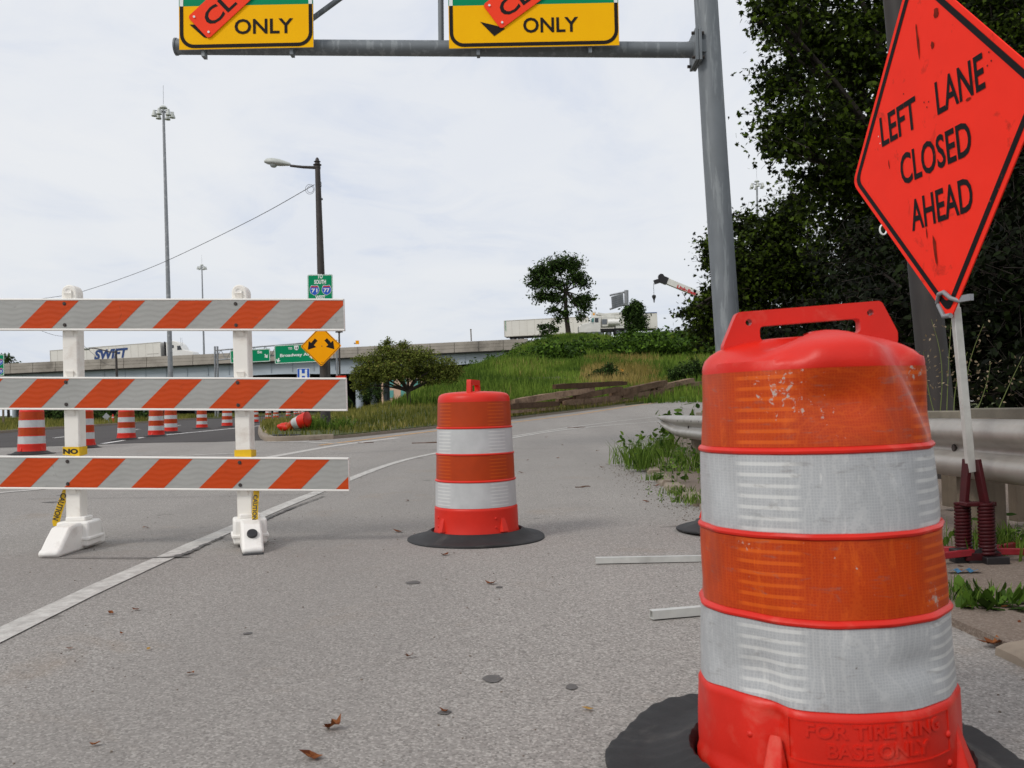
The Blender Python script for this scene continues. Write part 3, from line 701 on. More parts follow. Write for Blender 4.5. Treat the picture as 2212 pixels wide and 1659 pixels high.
def make_drum(label, near=False, group=None, seed=1):
    t = thing('traffic_drum', label, 'traffic drum', group=group)
    n = 120 if near else 40; dsp = drum_disp_near if near else None
    pl = MT['plastic_near'] if near else MT['plastic']
    body = obj('drum_body', B().lathe(drum_body_profile(near), n, disp=dsp), pl, t, smooth=45)
    for z0, z1, rt_, rb, c in BANDS:
        mt = MT[{'o': 'orange', 'w': 'white'}[c] + ('_near' if near else '_sheet')]
        obj('reflective_band', B().lathe(rows(z0, z1, rb, rt_, 16 if near else 2), n, disp=dsp), mt, t, smooth=60, label=None)
    hb = handle_b(.95 if near else .935, 1.02, .38 if near else .30, .305 if near else .26, .028, .045 if near else 0)
    obj('handle', hb, pl, t, smooth=30, bevel=.006)
    ring = obj('tire_base', ring_base(.47 if near else .445, .07, 230 if near else 48, .03 if near else .008, seed), MT['rubber'], t, smooth=50)
    for k in range(4):                      # rivets and moulded lugs of the foot
        a = math.pi * 2 * k / 4 + math.pi / 4 + .1; c, s = math.cos(a), math.sin(a)
        lug = B(); R = Matrix.Rotation(a, 3, 'Z')
        lug.add([R @ Vector(p) for p in ((.262, -.012, .17), (.262, .012, .17), (.262, .03, .075), (.262, -.03, .075), (.292, -.022, .078), (.292, .022, .078))], [(0, 1, 5, 4), (0, 4, 3), (1, 2, 5), (3, 4, 5, 2), (0, 3, 2, 1)])
        obj('lug', lug, pl, t, smooth=20, bevel=.003 if near else None)
        a2 = a - .2
        for zz_ in (.105, .16): obj('rivet', B().lathe([(.008, 0), (.007, .003), (.004, .0055), (.0005, .006)], 8), pl, t).matrix_local = Matrix.Translation((.265 * math.cos(a2), .265 * math.sin(a2), zz_)) @ Matrix.Rotation(a2, 4, 'Z') @ Matrix.Rotation(math.pi / 2, 4, 'Y')
    return t

near = make_drum('large dented orange and white traffic drum close up at the right', True, seed=5)
pn = P(1776, 1150, 1.97); near.location = (pn.x - .004, pn.y, 0); near.rotation_euler = (math.radians(.4), math.radians(-.9), 0)
# moulded lettering panel on its foot
def wrap(vs, uc, zc, off, r_of=lambda z: .2685 - .0035 * (z - .08) / .125):
    o = []
    for u, v, *_ in vs:
        z = zc + v; r = r_of(z) + off; a = -math.pi / 2 + (uc + u) / .268
        dr, dz = drum_disp_near(a % (2 * math.pi), r, z); o.append(((r + dr) * math.cos(a), (r + dr) * math.sin(a), z + dz))
    return o
lb = B()
for s, zc, wd in (('FOR TIRE RING', .178, .275), ('BASE ONLY', .142, .20)):
    vs, fs = text_b(s, .026, .0008, 1.0, 'CENTER'); x0 = min(v[0] for v in vs); x1 = max(v[0] for v in vs)
    vs = [((v[0] - (x0 + x1) / 2) * wd / (x1 - x0), v[1], 0) for v in vs]
    # split long faces by keeping the glyph outline: raise every glyph by 2 mm and give it sides
    n = len(vs); up_ = wrap(vs, .015, zc, .0026); lo_ = wrap(vs, .015, zc, -.001)
    edges = {}
    for f in fs:
        for i in range(len(f)):
            e = (f[i], f[(i + 1) % len(f)]); edges[e] = 1
    side = [(e[0], e[1], e[1] + n, e[0] + n) for e in edges if (e[1], e[0]) not in edges]
    lb.add(up_ + lo_, fs + side)
obj('moulded_lettering', lb, MT['plastic_near'], near, smooth=None)
fb = B()
for u0_, v0_, u1_, v1_ in ((-.155, .207, .185, .2095), (-.155, .128, .185, .1305), (-.1575, .128, -.155, .2095), (.185, .128, .1875, .2095)):
    k = 16 if u1_ - u0_ > .1 else 1
    for i in range(k):
        a = u0_ + (u1_ - u0_) * i / k; c = u0_ + (u1_ - u0_) * (i + 1) / k
        q = [(a, v0_), (c, v0_), (c, v1_), (a, v1_)]; fb.add(wrap(q, 0, 0, .0018) + wrap(q, 0, 0, -.001), [(0, 1, 2, 3), (0, 4, 5, 1), (2, 6, 7, 3), (0, 3, 7, 4), (1, 5, 6, 2)])
obj('moulded_frame', fb, MT['plastic_near'], near, smooth=None)

far_grp = 'traffic drums along the dark lane'
mid = make_drum('upright traffic drum standing alone in mid road beside the striped barricade', group=None, seed=3)
p = P(1027, 1000, 5.79); mid.location = (p.x, p.y, 0); mid.rotation_euler = (0, math.radians(-.8), math.radians(80))
def place(src, x, D, label, rot, group=far_grp, tilt=0, s=1.0):
    c = copy_tree(src); g = onground(x, D); c.location = g; c.rotation_euler = (0, math.radians(tilt), math.radians(rot)); c.scale = (s, s, s); tag(c, label, 'traffic drum', group); return c
place(mid, 1600, 5.95, 'traffic drum whose black tire base peeks out left of the large dented drum', 25, None)
row = [(67.5, 19.3, 'traffic drum nearest in the far row, left of the left barricade post', 20, 1.03),
       (178, 21.8, 'traffic drum of the far row half hidden behind the left barricade post', 140, 1.0),
       (272, 28, 'traffic drum on a broad black base, third from the left in the far row', 75, 1.0),
       (336.5, 31, 'traffic drum with a mostly red foot, fourth from the left in the far row', 30, 1.0),
       (367.6, 36.5, 'traffic drum just right of and behind the fourth drum of the far row', 10, 1.0),
       (434.9, 43, 'bright orange traffic drum standing alone midway between the barricade posts', 50, .96),
       (489.5, 46, 'traffic drum of the far row left of the right barricade post', 110, 1.0),
       (549, 58, 'traffic drum of the far row half hidden by the right barricade post', 80, .95),
       (578.7, 74, 'traffic drum just right of the right barricade post beyond the kerb nose', 40, .95),
       (595, 84, 'traffic drum beside the kerb nose, second right of the right barricade post', 15, .95),
       (621.5, 98, 'small distant traffic drum above the crushed drum on the grass', 60, .95),
       (637.6, 120, 'tiny traffic drum near the underpass, third from the right', 0, .95),
       (646, 130, 'tiny traffic drum near the underpass, second from the right', 30, .95),
       (653.6, 140, 'tiny traffic drum near the underpass, farthest of the row', 30, .95)]
for x, D, lb_, ro, s_ in row: place(mid, x, D, lb_, ro, s=s_)

# crushed drum lying on the island
def crushed():
    g = G(638, 930, .09); t = thing('crushed_traffic_drum', 'crushed orange and white traffic drum lying on the grass', 'traffic drum', (g.x, g.y, g.z))
    rr = random.Random(4)
    def strip(x0, x1, name, mat, k=6, mouth=False):
        b = B(); n = 22
        for i in range(k + 1):
            x = x0 + (x1 - x0) * i / k; q = (x + .42) / .84
            r = .17 + .05 * q - .05 * math.exp(-((q - .32) / .12) ** 2); sq = .65 + .35 * q
            for j in range(n):
                a = 2 * math.pi * j / n; w = 1 + .10 * math.sin(3 * a + q * 9) * (1 - q) + .05 * rr.uniform(-1, 1) * (1 - q * .7)
                b.v.append((x + .05 * (1 - q) * math.sin(2 * a), r * w * math.cos(a), r * w * math.sin(a) * sq + r * sq * .95 + .07 * q))
        b.f = [(i * n + j, i * n + (j + 1) % n, (i + 1) * n + (j + 1) % n, (i + 1) * n + j) for i in range(k) for j in range(n)]
        if mouth: b.f.append(tuple(range(n)))
        return obj(name, b, mat, t, smooth=50)
    strip(-.42, -.2, 'drum_body', MT['plastic'], 6, True); strip(-.2, -.16, 'reflective_band', MT['orange_sheet'], 2); strip(-.16, .0, 'reflective_band', MT['orange_sheet'], 3)
    strip(.0, .17, 'reflective_band', MT['white_sheet'], 3); strip(.17, .40, 'drum_foot', MT['plastic'], 4)
    b = B().lathe([(.2, 0), (.16, .01), (.001, .015)], 22); o = obj('drum_end', b, MT['plastic'], t); o.matrix_local = Matrix.Translation((.40, 0, .28)) @ Matrix.Rotation(math.pi / 2, 4, 'Y')
    t.rotation_euler = (0, math.radians(-4), math.radians(-18)); return t
crushed()
g = G(617, 944, .05); rb = ring_base(.38, .05, 40, .012, 8); o = obj('loose_tire_base', rb, MT['rubber'], smooth=50); o.location = (g.x, g.y, g.z + .03); o.scale = (.9, .8, .8)
tag(o, 'loose black rubber tire base lying on the kerb below the crushed drum', 'tire base')

# ------------------------------------------------------------------ striped barricade
S_ = 342.0; D_ = 5.72
mb = P(346, 900, D_); bar = thing('barricade', 'three-board orange and white striped road barricade on white plastic posts', 'barricade', (mb.x, mb.y, 0), (0, 0, -.03))
def S(x, y, z): return (x - .016 * z, y, z - .024 * x)
def skew(b):
    b.v = [S(*v) for v in b.v]; return b
posts_x = (-.535, .553)
for px_ in posts_x:
    b = B(); w = .049
    prof = [(-w, 0.10), (w, .10), (w, 1.56)] + [(w * math.cos(a), 1.61 + w * math.sin(a)) for a in [math.pi * i / 8 for i in range(9)]] + [(-w, 1.56)]
    b.prism([(px_ + p[0], p[1]) for p in prof], (0, -.045, 0), (1, 0, 0), (0, 0, 1), .09)
    # prism extrudes towards +y of the face
    post = obj('post', skew(b), MT['white_plastic'], bar, smooth=30, bevel=.008)
    c = B().lathe([(.001, 0), (.011, 0), (.013, .002), (.021, .004)], 14); hole = obj('hole_rim', c, MT['lip'], post); hx, hy, hz_ = S(px_, -.0475, 1.615)
    hole.matrix_local = Matrix.Translation((hx, hy - .003, hz_)) @ Matrix.Rotation(math.pi / 2, 4, 'X')
    for zc, flip in ((1.345, 1), (1.09, -1), (.845, 1), (.35, 1), (1.585, -1)):
        b = B(); hw0, hw1 = (.018, .026) if flip > 0 else (.026, .018)
        y0, y1 = -.046, -.062
        zt, zb = zc + .018, zc - .018
        top_y, bot_y = (y1, y0) if flip < 0 else (y1, y0)
        b.add([(px_ - hw1, bot_y, zb), (px_ + hw1, bot_y, zb), (px_ + hw0, top_y, zt), (px_ - hw0, top_y, zt), (px_ - hw1, y0, zt + .004), (px_ + hw1, y0, zt + .004)], [(0, 1, 2, 3), (3, 2, 5, 4), (0, 3, 4), (1, 5, 2)])
        obj('bracket_lug', skew(b), MT['white_plastic'], post, smooth=None)
boards = [(1.566, 1.364, [-98, -27, 117.5, 262, 407.7, 553.8, 699.4]), (1.072, .864, [-52, 93.6, 236, 381.5, 528, 678]), (.575, .367, [-77, 67.4, 212, 356.5, 503, 650.5, 796])]
boards[0][2].pop(1)
XL, XR = -1.22, 1.222
for zt, zb, st in boards:
    yf = -.078
    b = B().box(((XL + XR) / 2, yf + .014, (zt + zb) / 2), (XR - XL, .028, zt - zb - .004)); brd = obj('board', skew(b), MT['lip'], bar, bevel=.003)
    for z in (zt - .006, zb + .006):
        e = B().box(((XL + XR) / 2, yf + .012, z), (XR - XL, .034, .012)); obj('board_lip', skew(e), MT['lip'], brd, bevel=.003)
    z1, z0 = zt - .013, zb + .013; hgt = z1 - z0
    segs = 40
    def sheet(x0t, x1t, slant, off):
        """parallelogram clipped to the board"""
        poly = [(x0t - slant, z0), (x1t - slant, z0), (x1t, z1), (x0t, z1)]
        def clip(poly, xc, keep):
            o = []
            for i in range(len(poly)):
                a, c = poly[i], poly[(i + 1) % len(poly)]; ia = (a[0] - xc) * keep >= 0; ic = (c[0] - xc) * keep >= 0
                if ia: o.append(a)
                if ia != ic: t = (xc - a[0]) / (c[0] - a[0]); o.append((xc, a[1] + (c[1] - a[1]) * t))
            return o
        poly = clip(clip(poly, XL + .004, 1), XR - .004, -1)
        if len(poly) < 3: return None
        bb = B(); return bb.flat(poly, (0, yf - off, 0), (1, 0, 0), (0, 0, 1))
    obj('white_sheeting', skew(sheet(XL - .5, XR + .5, 0, .0012)), MT['board_white'], brd)
    for sx_ in st:
        x0 = (sx_ - 346) / S_ + .008; q = sheet(x0, x0 + .207, hgt * 1.02, .0024)
        if q: obj('orange_stripe', skew(q), MT['board_orange'], brd)
    for px_ in posts_x:
        for z in (zt - .033, zb + .035):
            c = B().cyl((px_ - .012, yf - .0085, z), (px_ - .012, yf - .002, z), .0075, n=6); obj('bolt', skew(c), MT['bolt'], brd)
            c = B().cyl((px_ - .012, yf - .0045, z), (px_ - .012, yf - .0025, z), .0115, n=12); obj('washer', skew(c), MT['bolt'], brd)
def foot(px_, ang, cap):
    """long hollow plastic foot: block under the post, tapering toes front and back"""
    f = bpy.data.objects.new('foot', None); COL.objects.link(f); f.parent = bar; f.location = (px_ + .012, 0, 0); f.rotation_euler = (0, 0, ang)
    prof = [(-.40, .0), (.24, .0), (.25, .05), (.2, .14), (.15, .165), (-.15, .172), (-.24, .16), (-.31, .105), (-.37, .05), (-.41, .035)]
    b = B().prism([(p[0], p[1]) for p in prof], (.062, 0, .004), (0, 1, 0), (0, 0, 1), .124)
    obj('toe_skid', b, MT['foot_plastic'], f, smooth=30, bevel=.016)
    b = B().box((0, 0, .102), (.2, .2, .155)); obj('foot_block', b, MT['foot_plastic'], f, smooth=30, bevel=.014)
    b = B().box((0, 0, .075), (.222, .215, .022)); obj('rib', b, MT['foot_plastic'], f, smooth=30, bevel=.006)
    b = B().box((0, 0, .192), (.125, .115, .03)); obj('post_collar', b, MT['foot_plastic'], f, smooth=30, bevel=.008)
    if cap:
        c = B().cyl((0, -.31, .108), (0, -.322, .122), .031, n=20); obj('filler_cap', c, MT['cap'], f, bevel=.003)
        c = B().box((0, -.40, .002), (.12, .09, .012)); obj('rubber_pad', c, MT['cap'], f)
foot(posts_x[0], .05, False); foot(posts_x[1], .36, True)

# caution tape tied on the posts
def tape_wrap(px_, z0, z1, label, text):
    t = thing('caution_tape', label, 'tape', bar.location, (0, 0, -.03))
    w = .053; yb = .048
    b = B(); pts = [(px_ - w, yb), (px_ - w, -yb - .005), (px_ + w, -yb - .005), (px_ + w, yb)]
    for (x, y) in pts: b.v += [(x, y, z0 + random.uniform(-.006, .006)), (x, y, z1 + random.uniform(-.006, .006))]
    b.f = [(2 * i, 2 * ((i + 1) % 4), 2 * ((i + 1) % 4) + 1, 2 * i + 1) for i in range(4)]
    obj('band', skew(b), MT['tape'], t)
    if text:
        b = B(); text_on(b, text, .03, (px_ - .05, -yb - .0065, z0 + .012), (1, 0, 0), (0, 0, 1), 0, (0, 0), .002, fit=.095); obj('lettering', skew(b), MT['tape_ink'], t)
    return t
ta = tape_wrap(posts_x[0] - .002, .578, .635, 'yellow caution tape wound round the left barricade post', 'NO')
tb = tape_wrap(posts_x[1], .578, .62, 'crumpled yellow caution tape wound round the right barricade post', None)
def tape_strip(pts, w, t, text, size):
    b = B(); n = len(pts)
    for i, (x, y, z) in enumerate(pts):
        q = i / (n - 1); ww = w * (1 - .35 * (q > .9)); tw = .3 * math.sin(3 * q)
        b.v += [(x - ww / 2 * math.cos(tw), y - ww / 2 * math.sin(tw), z), (x + ww / 2 * math.cos(tw), y + ww / 2 * math.sin(tw), z)]
    b.f = [(2 * i, 2 * i + 1, 2 * i + 3, 2 * i + 2) for i in range(n - 1)]
    obj('loose_end', skew(b), MT['tape'], t)
    a, c = Vector(pts[1]), Vector(pts[-2]); d = (c - a); L = d.length; d.normalize(); V = Vector((0, -1, 0)).cross(d) * -1
    bb = B(); text_on(bb, text, size, a + Vector((0, -.014, 0)), d, d.cross(Vector((0, -1, 0))) * -1, 0, (0, -size / 2), .0015, fit=L * .95); obj('lettering', skew(bb), MT['tape_ink'], t)
tape_strip([(-.575, -.02, .40), (-.59, -.03, .34), (-.61, -.04, .28), (-.628, -.05, .22), (-.64, -.055, .165), (-.645, -.055, .135)], .046, ta, 'CAUTION', .036)
tape_strip([(.625, -.03, .40), (.628, -.04, .34), (.627, -.06, .28), (.628, -.08, .22), (.634, -.10, .18), (.64, -.11, .15)], .036, tb, 'CAUTION', .028)

# ------------------------------------------------------------------ LEFT LANE CLOSED AHEAD sign on its spring stand
SM = Matrix(((0.0585, 0.9948, -0.0838), (-0.9979, 0.0561, -0.0315), (-0.0267, 0.0854, 0.996)))
SO = Vector((2.03175, 4.289, 2.0581)); U = SM.col[0]; V = SM.col[2]; W = U.cross(V)     # W points away from the printed face? fixed below
sgn = -1 if W.dot(Vector((-1, 0, 0))) < 0 else 1
sign = thing('road_work_sign', 'leaning orange diamond sign reading left lane closed ahead on a red spring stand', 'road sign', (2.24, 4.42, 0))
hd = 1.22 / math.sqrt(2)
dia = rpoly([(0, -hd), (hd, 0), (0, hd), (-hd, 0)], .06, 5)
b = B().prism(dia, SO, U, V, .006)
panel = obj('sign_panel', b, MT['fluor'], sign, world=True)
of = .0025
def dia_k(k): return [(p[0] * k, p[1] * k) for p in dia]
b = B().ring(dia_k(.955), dia_k(.905), SO, U, V, of); obj('border', b, MT['fluor_ink'], panel, smooth=None)
def fixworld(o, root):
    for v in o.data.vertices: v.co -= root.location
fixworld(panel.children[0], sign)
def sub(name, b, mat, part, root, **k):
    o = obj(name, b, mat, part, **k); fixworld(o, root); return o
for s, (x0, x1), zb in (('LEFT', (-.474, -.098), .109), ('LANE', (.084, .472), .109), ('CLOSED', (-.309, .329), -.135), ('AHEAD', (-.254, .296), -.380)):
    b = B(); text_on(b, s, .156, SO, U, V, of, (x0, zb), .0035, fit=x1 - x0); sub('lettering', b, MT['fluor_ink'], panel, sign)
MT['smear'] = M('rubbed_ink_smear', '#7a2416', .8, .3, 30, spec=.1)
for (u_, v_, w_, h_) in ((-.02, .50, .012, .11), (-.06, -.50, .018, .10), (.10, .43, .02, .02), (.34, .10, .03, .008), (-.42, .0, .006, .03), (.16, .56, .03, .03), (-.12, -.42, .006, .04)):
    sub('ink_smear', B().flat([(u_ + w_ * math.cos(a) * random.uniform(.5, 1), v_ + h_ * math.sin(a) * random.uniform(.5, 1)) for a in [2 * math.pi * i / 11 for i in range(11)]], SO, U, V, .0028), MT['smear'], panel, sign)
for (u_, v_) in ((-.02, .20), (.0, .17), (.02, .19), (.52, .24), (.53, .20), (.5, .19), (-.5, .17), (-.49, .13), (.0, -.30), (-.2, .3)):
    sub('staple_mark', B().flat([(u_ + .004 * math.cos(a), v_ + .004 * math.sin(a)) for a in [2 * math.pi * i / 8 for i in range(8)]], SO, U, V, .003), MT['fluor_ink'] if u_ > -.3 else MT['sign_white'], panel, sign)
# mast and cross-stave behind the panel
mast0 = Vector((2.235, 4.425, .47)); corner = SO + V * (-hd); mtop = SO + V * .80 - W * .03
b = B().bar(mast0, SO + V * (-.80) - W * .035, .036, .036); b.bar(SO + V * (-.82) - W * .035, SO + V * .8 - W * .035, .03, .03); obj('mast', b, MT['alu'], sign, world=True, bevel=.003)
b = B().bar(SO - U * .8 - W * .02, SO + U * .8 - W * .02, .012, .03); obj('cross_stave', b, MT['alu'], sign, world=True)
b = B(); cc = SO + V * (-.765)
b.tube([cc - U * .09 + W * .002, cc - U * .05 + W * .012 + V * .04, cc + W * .015 + V * .045, cc + U * .05 + W * .012 + V * .01, cc + U * .09 - W * .01 - V * .01], .011, 8)
b.tube([cc - U * .085 - V * .01, cc - U * .03 - V * .07 + W * .01, cc + U * .03 - V * .07 + W * .01], .012, 8)
b.bar(cc + U * .08 - W * .01, cc + U * .17 - W * .02, .02, .03); obj('corner_clamp', b, MT['galv'], sign, world=True, smooth=50)
for k, (dx_, dy_) in enumerate(((-.02, .02), (.03, -.03))):
    b = B().bar(mast0 + Vector((dx_ * .6, dy_ * .6, .06)), Vector((2.235 + dx_ * 1.4, 4.425 + dy_ * 1.3, .31)), .02, .062, (0, 1, 0)); obj('mast_bracket', b, MT['dark_red'], sign, world=True, bevel=.003)
for c in ((2.208, 4.47), (2.28, 4.385)):
    b = B(); tur = 15
    b.tube([(c[0] + .033 * math.cos(a), c[1] + .033 * math.sin(a), .07 + .25 * a / (2 * math.pi * tur)) for a in np.linspace(0, 2 * math.pi * tur, tur * 10)], .0085, 6)
    obj('spring', b, MT['dark_red'], sign, world=True, smooth=60)
for z_, s3 in ((.315, (.15, .07, .02)), (.065, (.17, .085, .04))): obj('spring_plate', B().box((2.255, 4.412, z_), s3), MT['dark_red'], sign, world=True, bevel=.004)
b = B().prism([(.09 * math.cos(a), .09 * math.sin(a)) for a in [math.pi * i / 12 for i in range(13)]], (2.27, 4.37, .02), (1, 0, 0), (0, 0, 1), .012); obj('pivot_plate', b, MT['black_steel'], sign, world=True)
b = B().box((2.16, 4.42, .055), (.07, .07, .09)); obj('latch_block', b, MT['black_steel'], sign, world=True, bevel=.004)
for d in ((-.95, -.22), (.95, .1), (.6, .55), (-.6, .6)):
    dv = Vector((d[0], d[1], 0)).normalized(); a = Vector((2.26, 4.40, .085)) + dv * .05
    b = B().bar(a, a + dv * .62 + Vector((0, 0, -.028)), .03, .03); obj('leg', b, MT['red_paint'], sign, world=True, bevel=.003)
b = B().box((2.30, 4.35, .045), (.11, .05, .045)); obj('leg_hinge', b, MT['black_steel'], sign, world=True, bevel=.003)

# ------------------------------------------------------------------ overhead gantry with two closed-exit signs
gy_ = 14.0
def A(x, y, Y=gy_): return at(x, y, Y)
base = at(1590, 985, gy_); base.z = h(base.x, gy_) 
gan = thing('sign_gantry', 'grey steel cantilever gantry post with a long round beam over the road', 'gantry', (base.x, gy_, base.z))
pt = at(1521, -60, gy_); ptop = at(1499, -380, gy_)
b = B().tube([(base.x, gy_, base.z), at(1570, 700, gy_), at(1546, 350, gy_), pt, ptop], [.205, .198, .19, .182, .175], 24); obj('gantry_post', b, MT['gantry'], gan, world=True, smooth=60)
beamy = gy_ - .0
bl, br = at(383, 101, gy_), at(1500, 108, gy_)
b = B().cyl(bl, br, .122, n=24); bm_ = obj('beam', b, MT['gantry'], gan, world=True, smooth=60)
b = B().cyl(at(383, 101, gy_), at(379, 101, gy_), .135, n=24); obj('beam_cap', b, MT['gantry'], gan, world=True)
b = B().cyl(at(383, -260, gy_), at(1500, -255, gy_), .122, n=24); obj('beam', b, MT['gantry'], gan, world=True, smooth=60)
for x in (540, 950): 
    b = B().cyl(at(x + 3, 101, gy_), at(x, -258, gy_), .045, n=12); obj('strut', b, MT['gantry'], gan, world=True, smooth=60)
for (x0, y0, x1, y1) in ((593, 100, 1079, -255),):
    b = B().cyl(at(x0, y0, gy_ + .02), at(x1, y1, gy_ + .02), .042, n=12); obj('brace', b, MT['gantry'], gan, world=True, smooth=60)
for (yc) in (108, -255):
    q = at(1503, yc, gy_); b = B().box((q.x - .03, gy_, q.z), (.05, .5, .5)); o = obj('flange_plate', b, MT['gantry'], gan, world=True, bevel=.006)
    b = B().box((q.x + .025, gy_, q.z), (.045, .5, .5)); obj('flange_plate', b, MT['gantry'], gan, world=True, bevel=.006)
    b = B().box((q.x + .13, gy_ - .14, q.z + .0), (.22, .06, .2)); obj('saddle', b, MT['gantry'], gan, world=True, bevel=.006)
    for sy in (-1, 1):
        for sz in (-1, 1):
            b = B().cyl((q.x - .10, gy_ + sy * .19, q.z + sz * .19), (q.x + .09, gy_ + sy * .19, q.z + sz * .19), .025, n=6); obj('bolt', b, MT['bolt'], gan, world=True)

def overhead(x0, x1, yb, ysplit, ytop, label, texts, plate, arrow, yaw):
    ys = gy_ - .30; c0 = at(x0, yb, ys); c1 = at(x1, yb, ys); Wd = c1.x - c0.x
    ztop = at((x0 + x1) / 2, ytop, ys).z; zs = at((x0 + x1) / 2, ysplit, ys).z; zb = (c0.z + c1.z) / 2
    t = thing('exit_sign', label, 'road sign', (c0.x + Wd / 2, ys, zb))
    t.rotation_euler = (0, yaw, 0)
    O = Vector((0, 0, 0)); Ux = Vector((1, 0, 0)); Vz = Vector((0, 0, 1))
    H_, hs = ztop - zb, zs - zb; px = Wd / (x1 - x0)
    def loc(x, y): return ((x - (x0 + x1) / 2) * px, (yb - y) * px)
    b = B().box((0, .02, H_ / 2), (Wd, .03, H_)); pn_ = obj('sign_panel', b, MT['sign_back'], t)
    b = B().flat([(-Wd / 2, 0), (Wd / 2, 0), (Wd / 2, hs), (-Wd / 2, hs)], O, Ux, Vz, -.0); b.v = [(v[0], .0035, v[2]) for v in b.v]; obj('yellow_face', b, MT['sign_yellow'], pn_)
    b = B().flat([(-Wd / 2, hs), (Wd / 2, hs), (Wd / 2, H_), (-Wd / 2, H_)], O, Ux, Vz); b.v = [(v[0], .0035, v[2]) for v in b.v]; obj('green_face', b, MT['sign_green'], pn_)
    w = .055; r = .22
    full = rrect(-Wd / 2 + .012, .02, Wd / 2 - .012, H_ - .02, r, 8); inn = rrect(-Wd / 2 + .012 + w, .02 + w, Wd / 2 - .012 - w, H_ - .02 - w, r - w, 8)
    n = len(full)
    for nm, mt, cond in (('black_border', 'sign_black', lambda q: q < hs), ('white_border', 'sign_white', lambda q: q >= hs)):
        b = B()
        for i in range(n):
            j = (i + 1) % n; quad = [full[i], full[j], inn[j], inn[i]]
            # clip the long side strips at the colour split
            lo = min(p[1] for p in quad); hi_ = max(p[1] for p in quad)
            if cond(lo) == cond(hi_ - 1e-6):
                if cond(lo): b.add([(p[0], -.001, p[1]) for p in quad], [(0, 1, 2, 3)])
            else:
                q2 = [(p[0], max(p[1], hs) if nm[0] == 'w' else min(p[1], hs)) for p in quad]; b.add([(p[0], -.001, p[1]) for p in q2], [(0, 1, 2, 3)])
        obj(nm, b, MT[mt], pn_, smooth=None)
    for s, xa, xb_, ya in texts:
        p = loc(xa, ya); b = B(); text_on(b, s, (33 if 'O' in s else 33) * px, (0, -.002, 0), Ux, Vz, 0, p, .006, fit=(xb_ - xa) * px); obj('lettering', b, MT['sign_black'], pn_)
    # black arrow mostly hidden behind the plate
    b = B().flat([loc(*p) for p in arrow], (0, -.0025, 0), Ux, Vz); obj('arrow', b, MT['sign_black'], pn_)
    (ax, ay), (bx, by), (dx, dy) = plate      # short edge ends and the direction of the long side
    a = Vector(loc(ax, ay)); c = Vector(loc(bx, by)); d = Vector((dx * px, -dy * px)); d.normalize(); e = (a - c); e = (e - d * e.dot(d)); wd = e.length; e.normalize()
    L = 2.0
    pl = B().prism(rrect(0, 0, L, wd, .05, 4), (c.x, -.02, c.y), (d.x, 0, d.y), (e.x, 0, e.y), .012)
    po = obj('closed_plate', pl, MT['sign_red_orange'], t)
    b = B(); text_on(b, 'CLOSED', wd * .55, (c.x, -.0225, c.y), (d.x, 0, d.y), (e.x, 0, e.y), 0, (.16, wd * .2), .006, fit=L - .32); obj('lettering', b, MT['sign_black'], po)
    for q in ((.075, .07), (.075, wd - .07), (L - .075, .07), (L - .075, wd - .07)):
        p = c + d * q[0] + e * q[1]; b = B().cyl((p.x, -.034, p.y), (p.x, -.018, p.y), .018, n=10); obj('screw', b, MT['sign_white'], po)
    for x in (-Wd * .33, Wd * .33):
        b = B().box((x, .11, H_ / 2 - .03), (.05, .14, H_ + .12)); obj('mounting_bracket', b, MT['gantry'], t)
    return t
overhead(387, 677, 104.5, 11, -262, 'left overhead yellow and green exit-only sign with an orange closed plate', [('ONLY', 507, 634, 72)], ((405, 36), (451, 83), (90, -82)), [(410, 50), (422, 50), (448, 74), (446, 80), (440, 78)], 0)
overhead(970, 1338, 101, 9, -262, 'right overhead yellow and green exit-only sign with an orange closed plate', [('ONLY', 1131, 1250, 69)], ((1039, 12), (1083, 62), (90, -64)), [(1038, 44), (1072, 53), (1092, 60), (1068, 76)], 0)

# ------------------------------------------------------------------ tall brown pole behind the work sign
g = onground(2035, 9.3, SWZ)
pole = thing('utility_pole', 'tall dark brown steel pole behind the orange diamond sign', 'pole', g)
b = B().tube([g, P(1997, 611, 9.3), P(1962, 250, 9.3), P(1930, -60, 9.3), P(1880, -620, 9.3)], [.165, .148, .135, .125, .11], 20); obj('pole_shaft', b, MT['pole_tall'], pole, world=True, smooth=60)
q = P(1908, 496, 9.2); b = B().tube([q + Vector((.035 * math.cos(a), 0, .05 * math.sin(a))) for a in np.linspace(0, 2 * math.pi, 16)], .009, 6); b.bar(q + Vector((.03, 0, .0)), P(1975, 490, 9.25), .02); obj('white_ring', b, MT['sign_white'], pole, world=True)

# ------------------------------------------------------------------ guardrail
RX = 2.47
gr = thing('guardrail', 'galvanised W-beam guardrail on wooden posts along the right pavement edge', 'guardrail', (RX, 6, .07))
def wprof(k=1.0):
    # (x offset towards the road is negative, z about the beam centre)
    return [(.0, .156), (-.03, .150), (-.062, .128), (-.078, .100), (-.078, .072), (-.052, .042), (-.012, .022), (-.004, 0), (-.012, -.022), (-.052, -.042), (-.078, -.072), (-.078, -.100), (-.062, -.128), (-.03, -.150), (.0, -.156)]
def rail_seg(y0, y1, n=24, flare=False):
    b = B(); pr = wprof(); K = len(pr)
    for i in range(n + 1):
        y = y0 + (y1 - y0) * i / n; q = max(0, (y - 13.2) / 1.3) if flare else 0
        for (x, z) in pr:
            sc_ = 1 - .72 * q * q
            b.v.append((RX + x - .10 * q * q, y, .56 + z * sc_ + .11 * q * q))
    b.f = [(i * K + k, i * K + k + 1, (i + 1) * K + k + 1, (i + 1) * K + k) for i in range(n) for k in range(K - 1)]
    o = obj('rail', b, MT['rail'], gr, world=True, smooth=50); md = o.modifiers.new('thick', 'SOLIDIFY'); md.thickness = .006; return o
